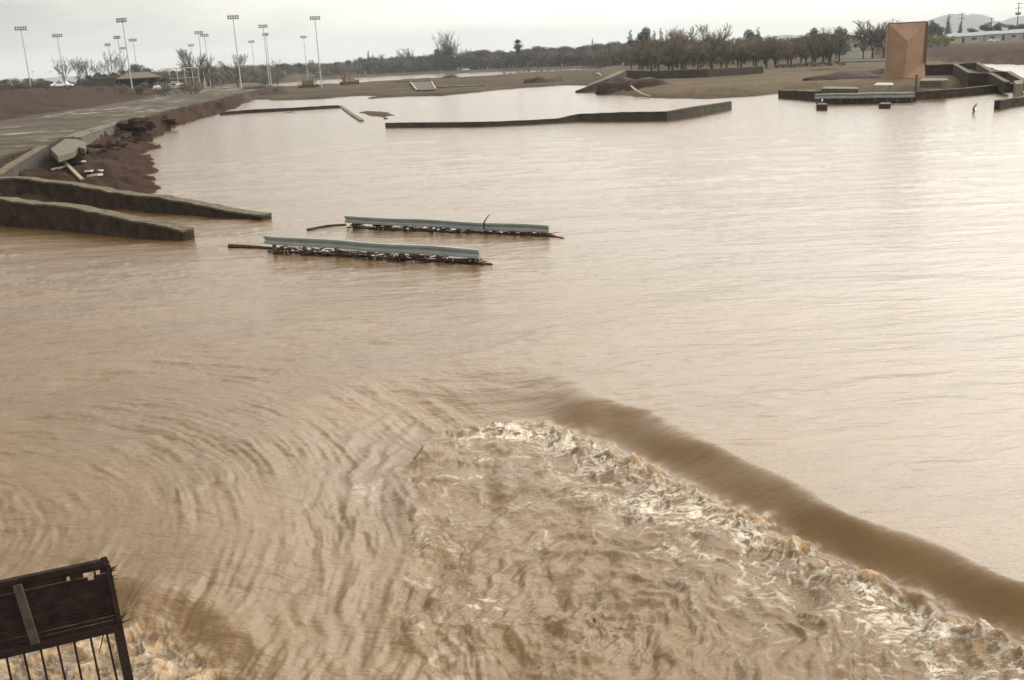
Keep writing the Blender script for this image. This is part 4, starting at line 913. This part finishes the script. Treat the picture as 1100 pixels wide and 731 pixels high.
SP = [('poplar', 69, 330, 60, 'thin bare poplar alone left of centre-left cluster', 1.1), ('poplar', 85, 335, 60, 'bare poplar left of a close pair by the shelter', 1.1), ('poplar', 96, 335, 62, 'bare poplar right of a close pair by the shelter', 1.1), ('poplar', 108, 340, 67, 'short bare poplar left of the shelter roof', 1.0),
      ('poplar', 121, 330, 51, 'tallest bare poplar rising over the shelter roof', 1.0), ('poplar', 132, 345, 58, 'bare poplar just right of the tallest over the shelter', 1.0), ('leafy', 147, 350, 68, 'rounded green tree right behind the shelter roof', 1.1),
      ('bare', 206, 350, 50, 'tall spreading bare tree under the close pair of floodlights', .75), ('poplar', 216, 360, 55, 'bare poplar beside the tall spreading bare tree', 1.0), ('poplar', 227, 360, 60, 'narrow bare tree right of the close pair of floodlights', 1.2), ('bare', 254, 370, 56, 'bare tree under the highest right floodlight', .8), ('poplar', 297, 420, 62, 'thin bare tree right of the floodlight group', 1.0),
      ('dark', 322, 520, 67, 'round dark tree behind the first bulldozer', 1.0), ('bare', 338, 500, 63, 'bare tree beneath the rightmost floodlight', .9), ('dark', 363, 540, 68, 'dark low tree between the two bulldozers', 1.2), ('conifer', 397, 560, 54, 'small pointed conifer left of the bare round tree', .7), ('bare', 405, 560, 57, 'bare tree beside the small pointed conifer', .9),
      ('conifer', 440, 560, 51, 'dark conifer inside the round bare crown', .5), ('bare', 441, 555, 50, 'round bare tree around a dark conifer', 1.1), ('leafy', 480, 500, 46, 'big grey-green tree under the tall twin poplars', .85), ('poplar', 477, 500, 31, 'left tall bare poplar above the big grey-green tree', .8), ('poplar', 487, 500, 31, 'right tall bare poplar above the big grey-green tree', .8), ('poplar', 500, 505, 50, 'thin bare poplar right of the big grey-green tree', .8),
      ('leafy', 516, 560, 53, 'broad olive tree left of the palm', 1.2), ('palm', 557, 520, 42, 'stout ragged palm standing above the tree line', 1.1), ('dark', 580, 560, 49, 'dark tree just right of the palm', .8), ('conifer', 637, 560, 41, 'slim conifer left of the orchard', .6), ('dark', 658, 560, 44, 'dark tree between two conifers left of the orchard', .8),
      ('conifer', 677, 420, 32, 'broad conifer at the left end of the orchard', 1.0), ('dark', 692, 420, 29, 'dark tall tree right of the broad conifer', .7), ('conifer', 703, 430, 33, 'middle one of three dark conifers over the orchard', .9), ('conifer', 710, 430, 30, 'right one of three dark conifers over the orchard', .8),
      ('dark', 803, 460, 31, 'small round dark tree above the middle of the orchard', .9), ('conifer', 814, 460, 29, 'small dark conifer above the orchard', .9), ('dark', 902, 440, 28, 'dark tree beside the gabled house roof', .8), ('dark', 875, 440, 29, 'dark tree above the right part of the orchard', .8),
      ('leafy', 1002, 560, 21, 'loose green tree just right of the plywood tower', .8), ('conifer', 1018, 560, 15, 'tallest dark conifer right of the tower', .8), ('conifer', 1031, 570, 23, 'smaller dark conifer by the utility pole', .9), ('dark', 1010, 560, 28, 'low dark tree between the conifers right of the tower', 1.0),
      ('dark', 1060, 620, 24, 'left dark round tree over the far houses', 1.3), ('dark', 1073, 620, 24, 'middle dark round tree over the far houses', 1.3), ('dark', 1086, 630, 26, 'low dark tree under the tall utility pole', 1.5), ('dark', 1098, 630, 25, 'dark tree at the right edge over the far houses', 1.5), ('leafy', 1044, 640, 30, 'low olive tree behind the left far house', 1.4), ('leafy', 1115, 630, 24, 'olive tree just beyond the right edge', 1.4)]
for kd, px_, ds_, tp, lb, wd in SP: tree(kd, px_, ds_, tp, lb, 'tree', None, wd)
for px_, ds_, tp, lb in ((1001, 400, 37, 'yellow-green shrub nearest the plywood tower'), (1009, 400, 37, 'middle yellow-green shrub of three on the right bank'), (1018, 405, 38.5, 'right yellow-green shrub of three on the right bank')): tree('shrub_yel', px_, ds_, tp, lb, 'shrub', 'yellow shrubs on the right bank', 1.0)
for k in range(16):                    # shrubs on the muddy strip and dunes
    px_ = 540+k*7+rnd.uniform(-2, 2); tree('shrub_brown', px_, 440+rnd.uniform(0, 25), hy(px_)+12.5+rnd.uniform(0, 3), ORD[k]+' low brown shrub from the left along the muddy strip', 'shrub', 'shrubs on the muddy strip', 1.0)
for k in range(9):
    px_ = 6+k*24+rnd.uniform(-6, 6); tree('shrub_brown', px_, 270+rnd.uniform(0, 25), hy(px_)+3.5+rnd.uniform(0, 3), ORD[k]+' dull brown shrub from the left on the dark left bank', 'shrub', 'shrubs on the left bank', 1.2)
for px_, tp, lb in ((840, 58, 'a'), (0, 0, '')):
    pass
for k in range(12):
    px_ = 835+k*6.5; tree('shrub_brown', px_, 250+rnd.uniform(-5, 10), hy(px_)+24+rnd.uniform(-1, 2), ORD[k]+' undergrowth bush from the left at the foot of the orchard', 'shrub', 'undergrowth bushes below the orchard', 1.3)

# unused prototypes away
for k_, ls in PROTO.items():
    for o in ls:
        if o.name not in used:
            for ch in list(o.children): bpy.data.objects.remove(ch)
            bpy.data.objects.remove(o)

# ------------------------------------------------------------------ small far objects
def place(px_, dist, z=None):
    q = ray(px_, hy(px_)+2); n_ = math.hypot(q[0], q[1]); x_, y_ = q[0]/n_*dist, q[1]/n_*dist
    return (x_, y_, gz(x_, y_) if z is None else z), math.atan2(-x_, y_)
def car(px_, dist, label, m, rz=0, pickup=False, z=None):
    loc, fa_ = place(px_, dist, z); root = empty('pickup_truck' if pickup else 'parked_car', loc, fa_+rz); tag(root, label, 'pickup' if pickup else 'car')
    pr = [(-2.2, .35), (2.2, .35), (2.25, .75), (1.2, .9), (.6, 1.4), (-.9, 1.42), (-1.5, .95), (-2.25, .88)] if not pickup else [(-2.6, .45), (2.6, .45), (2.6, 1.0), (1.3, 1.1), (.8, 1.75), (-.4, 1.75), (-.55, 1.1), (-2.6, 1.1)]
    n_ = len(pr); mb = MB().add([(a_, -.85, b_) for a_, b_ in pr]+[(a_, .85, b_) for a_, b_ in pr], [tuple(range(n_-1, -1, -1)), tuple(range(n_, 2*n_))]+[(i, (i+1) % n_, n_+(i+1) % n_, n_+i) for i in range(n_)]); mb.build('body', M[m], root, bevel=.05)
    for s_ in (-1, 1):
        mb = MB(); q = [(.95, 1.0), (.5, 1.33), (-.8, 1.35), (-1.2, 1.02)] if not pickup else [(1.1, 1.15), (.72, 1.66), (-.3, 1.66), (-.4, 1.15)]
        mb.add([(a_, s_*.86, b_) for a_, b_ in q]+[(a_, s_*.84, b_) for a_, b_ in q], [(0, 1, 2, 3), (7, 6, 5, 4), (0, 4, 5, 1), (1, 5, 6, 2), (2, 6, 7, 3), (3, 7, 4, 0)]); mb.build('window', M['glass'], root)
        for xx in (-1.4, 1.4):
            w_ = MB().tube((xx, s_*.70, .33), (xx, s_*.90, .33), .33, .33, 12).build('wheel', M['tyre'], root); MB().tube((xx, s_*.88, .33), (xx, s_*.92, .33), .18, .16, 8).build('rim', M['rim'], w_)
car(63.5, 300, 'white car parked on the left bank, left of two', 'car_white', .2); car(69, 312, 'white car parked on the left bank, right of two, partly hidden', 'car_white', -.3)
car(188, 330, 'white sedan parked right of the picnic shelter', 'car_white', .1, z=None); car(184, 300, 'pale green pickup truck parked before the white sedan', 'car_green', 0, True)
car(168, 290, 'small white car below the right end of the shelter', 'car_white', 1.4)
for px_, ds_, lb in ((348, 560, 'tiny pale car beyond the bulldozers, leftmost of a far row'), (356, 560, 'tiny pale car beyond the bulldozers, second of a far row'), (500, 600, 'tiny white car below the tree line right of the tall poplars'), (474, 590, 'tiny white car below the tree line left of the tall poplars'), (669, 560, 'tiny white car under the trees beyond the retaining wall'), (660, 575, 'second tiny white car beyond the retaining wall')):
    car(px_, ds_, lb, 'car_white', random.uniform(-.3, .3))
def shelter():
    loc, fa_ = place(149, 320); root = empty('picnic_shelter', loc, fa_+.05); tag(root, 'low picnic shelter with a wide brown hipped roof on the left bank', 'shelter')
    MB().add([(-6.2, -3.5, 2.5), (6.2, -3.5, 2.5), (6.2, 3.5, 2.5), (-6.2, 3.5, 2.5), (-3, 0, 4.1), (3, 0, 4.1)], [(3, 2, 1, 0), (0, 1, 5, 4), (1, 2, 5), (2, 3, 4, 5), (3, 0, 4)]).build('roof', M['roof'], root)
    for x_ in (-5.4, -1.8, 1.8, 5.4):
        for y_ in (-2.9, 2.9): MB().box((x_, y_, 1.0), (.4, .4, 3.0)).build('post', M['conc_mid'], root)
    MB().box((-9.5, .5, 1.2), (6.5, 5, 3.4)).build('storage_room', M['conc_mid'], root); MB().box((-9.5, .5, 3.0), (7.2, 5.8, .25)).build('flat_roof', M['roof'], root)
    MB().box((0, 2.0, .9), (8, .3, 2.2)).build('back_wall', M['conc_dark'], root)
shelter()
def house(px_, dist, w_, h_, dep, roofh, label, wallm, roofm, gable_front=False, rz=0, z=None):
    loc, fa_ = place(px_, dist, z); root = empty('house', loc, fa_+rz); tag(root, label, 'house')
    if gable_front:
        MB().add([(-w_/2, -dep/2, -1), (w_/2, -dep/2, -1), (w_/2, -dep/2, h_), (0, -dep/2, h_+roofh), (-w_/2, -dep/2, h_), (-w_/2, dep/2, -1), (w_/2, dep/2, -1), (w_/2, dep/2, h_), (0, dep/2, h_+roofh), (-w_/2, dep/2, h_)], [(0, 1, 2, 3, 4), (9, 8, 7, 6, 5), (1, 6, 7, 2), (5, 0, 4, 9)]).build('wall', M[wallm], root)
        o_ = .6; t_ = .25; mb = MB()
        for s_ in (-1, 1):
            sl_ = roofh/(w_/2); a_ = [(0, -dep/2-o_, h_+roofh+.02), (s_*(w_/2+o_), -dep/2-o_, h_-o_*sl_+.02), (s_*(w_/2+o_), dep/2+o_, h_-o_*sl_+.02), (0, dep/2+o_, h_+roofh+.02)]
            mb.add(a_+[(p[0], p[1], p[2]+t_) for p in a_], [(0, 1, 2, 3), (7, 6, 5, 4), (0, 4, 5, 1), (1, 5, 6, 2), (2, 6, 7, 3), (3, 7, 4, 0)])
        mb.build('roof', M[roofm], root)
    else:
        MB().box((0, 0, h_/2-.5), (w_, dep, h_+1)).build('wall', M[wallm], root)
        o_ = .6; MB().add([(-w_/2-o_, -dep/2-o_, h_+.02), (w_/2+o_, -dep/2-o_, h_+.02), (w_/2+o_, dep/2+o_, h_+.02), (-w_/2-o_, dep/2+o_, h_+.02), (-w_/2+1.5, 0, h_+roofh), (w_/2-1.5, 0, h_+roofh)], [(3, 2, 1, 0), (0, 1, 5, 4), (1, 2, 5), (2, 3, 4, 5), (3, 0, 4)]).build('roof', M[roofm], root)
    for k in (-.3, .28):
        f = MB().box((k*w_, -dep/2-.03, h_*.55), (w_*.16, .08, h_*.38)).build('window', M['wall_white'], root); MB().box((k*w_, -dep/2-.09, h_*.55), (w_*.13, .05, h_*.30)).build('pane', M['glass'], f)
    MB().box((0, -dep/2-.04, h_*.38), (1.1, .08, h_*.76)).build('door', M['wood_pole'], root)
house(909, 400, 9, 4.2, 12, 1.9, 'cream gabled house between bare trees left of the tower', 'wall_pale', 'roof', True, .1, z=2.4)
house(1035, 520, 16, 2.9, 9, 1.5, 'low pale-roofed house right of the conifers', 'wall_pale', 'roof_grey'); house(1046, 560, 12, 2.8, 9, 1.6, 'small pale-roofed house left of the long white one', 'wall_pale', 'roof')
house(1060, 540, 13, 2.9, 9, 1.7, 'grey-roofed house in the middle of the far right row', 'wall_white', 'roof_grey'); house(1078, 530, 15, 3.0, 9, 1.3, 'long white low house under the tall utility pole', 'wall_white', 'roof_grey'); house(1101, 540, 16, 2.9, 9, 1.6, 'white house cut by the right edge', 'wall_white', 'roof_grey')
car(1068, 480, 'white car on top of the right bank before the far houses', 'car_white', .1)
# pale yard wall below the gabled house
loc, fa_ = place(912, 360); root = empty('yard_wall', loc, fa_); MB().box((1.5, 0, .9), (13, .3, 2.4)).build('wall_face', M['wall_white'], root); MB().box((1.5, 0, 2.15), (13.3, .42, .1)).build('coping', M['conc'], root); tag(root, 'white yard wall in front of the cream gabled house', 'wall')
# utility poles
def upole(px_, dist, pytop, label, arms=2):
    loc, fa_ = place(px_, dist); h_ = z_at(px_, pytop, loc)-loc[2]; root = empty('utility_pole', loc, fa_); tag(root, label, 'utility pole')
    MB().tube((0, 0, -.5), (0, 0, h_), .28, .18, 7).build('pole', M['wood_pole'], root)
    for k in range(arms): MB().beam((-1.5, 0, h_-.5-k*2.0), (1.5, 0, h_-.5-k*2.0), .22, .22).build('crossarm', M['wood_pole'], root)
    return root, h_
r1, h1 = upole(1092, 560, 3, 'tall wooden utility pole at the right edge', 3); MB().box((0, -.1, h1-5.2), (2.4, .8, .8)).build('transformer', M['wood_pole'], r1)
upole(1032, 540, 14, 'utility pole beside the smaller conifer on the right'); upole(1064, 620, 19, 'small far utility pole above the grey-roofed house')
# backstop
loc, fa_ = place(194, 345); root = empty('ballfield_backstop', loc, fa_); tag(root, 'thin open frame of a ballfield backstop above the tree line', 'backstop')
zt = z_at(194, 73.5, loc)-loc[2]
for x_ in (-5.5, -3.2, -.9, 1.4, 3.7, 5.6): MB().tube((x_, 0, 0), (x_, 0, zt), .12, .10, 6).build('post', M['pole'], root)
MB().beam((-5.6, 0, zt), (5.7, 0, zt), .2, .25).build('top_rail', M['pole'], root); MB().beam((-5.6, 0, zt-3), (5.7, 0, zt-3), .12, .15).build('mid_rail', M['pole'], root)
# bulldozers
def dozer(px_, py_, label, rz):
    q = P(px_, py_, .7); loc = (q[0], q[1], gz(q[0], q[1])); root = empty('bulldozer', loc, math.atan2(-q[0], q[1])+rz); root.scale = (1.25,)*3; tag(root, label, 'bulldozer')
    for s_ in (-1, 1):
        pr = [(-1.7, .1), (1.6, .1), (2.0, .45), (1.6, .95), (-1.7, .95), (-2.1, .5)]; n_ = 6; y0, y1 = s_*.75, s_*1.25
        MB().add([(a_, y0, b_) for a_, b_ in pr]+[(a_, y1, b_) for a_, b_ in pr], [tuple(range(n_)), tuple(range(2*n_-1, n_-1, -1))]+[(i, n_+i, n_+(i+1) % n_, (i+1) % n_) for i in range(n_)]).build('track', M['track'], root)
    MB().box((.2, 0, .8), (3.4, 1.46, .7)).box((1.0, 0, 1.5), (1.9, 1.2, .9)).build('body', M['yellow'], root, bevel=.05)
    MB().box((-.7, 0, 1.6), (1.2, 1.3, .9)).build('seat_box', M['yellow'], root)
    MB().box((-.6, 0, 3.15), (1.9, 1.8, .14)).build('canopy_roof', M['conc_pale'], root)
    for x_ in (-1.4, .2):
        for y_ in (-.75, .75): MB().box((x_, y_, 2.3), (.1, .1, 1.6)).build('canopy_post', M['track'], root)
    MB().add([(2.7, -1.7, .1), (2.7, 1.7, .1), (2.45, 1.7, .7), (2.45, -1.7, .7), (2.65, 1.7, 1.3), (2.65, -1.7, 1.3), (2.8, -1.7, .1), (2.8, 1.7, .1), (2.55, 1.7, .7), (2.55, -1.7, .7), (2.75, 1.7, 1.3), (2.75, -1.7, 1.3)],
             [(0, 3, 2, 1), (3, 5, 4, 2), (6, 7, 8, 9), (9, 8, 10, 11), (5, 11, 10, 4), (0, 1, 7, 6), (0, 6, 9, 3), (3, 9, 11, 5), (1, 2, 8, 7), (2, 4, 10, 8)]).build('blade', M['yellow'], root)
    MB().box((2.0, 1.0, .6), (1.2, .15, .2)).box((2.0, -1.0, .6), (1.2, .15, .2)).build('push_arm', M['yellow'], root)
    MB().tube((1.4, .3, 1.9), (1.4, .3, 2.7), .07, .07, 6).build('exhaust', M['track'], root)
    return root
dozer(333, 94, 'yellow bulldozer with pale canopy on the muddy strip, left and nearer one', 2.7); dozer(374, 91, 'dark muddy yellow bulldozer with pale canopy, right and farther one', .6)

# ------------------------------------------------------------------ haze
hb = MB().box((0, 3400, 78), (9400, 10600, 164)); hm_ = bpy.data.materials.new('pale_haze'); hm_.use_nodes = True; t = hm_.node_tree; t.nodes.clear()
vo = t.nodes.new('ShaderNodeVolumePrincipled'); vo.inputs['Color'].default_value = (.93, .96, 1.0, 1); vo.inputs['Density'].default_value = .00016; oo = t.nodes.new('ShaderNodeOutputMaterial'); t.links.new(vo.outputs[0], oo.inputs['Volume'])
ho = hb.build('haze', hm_); tag(ho, kind='stuff')
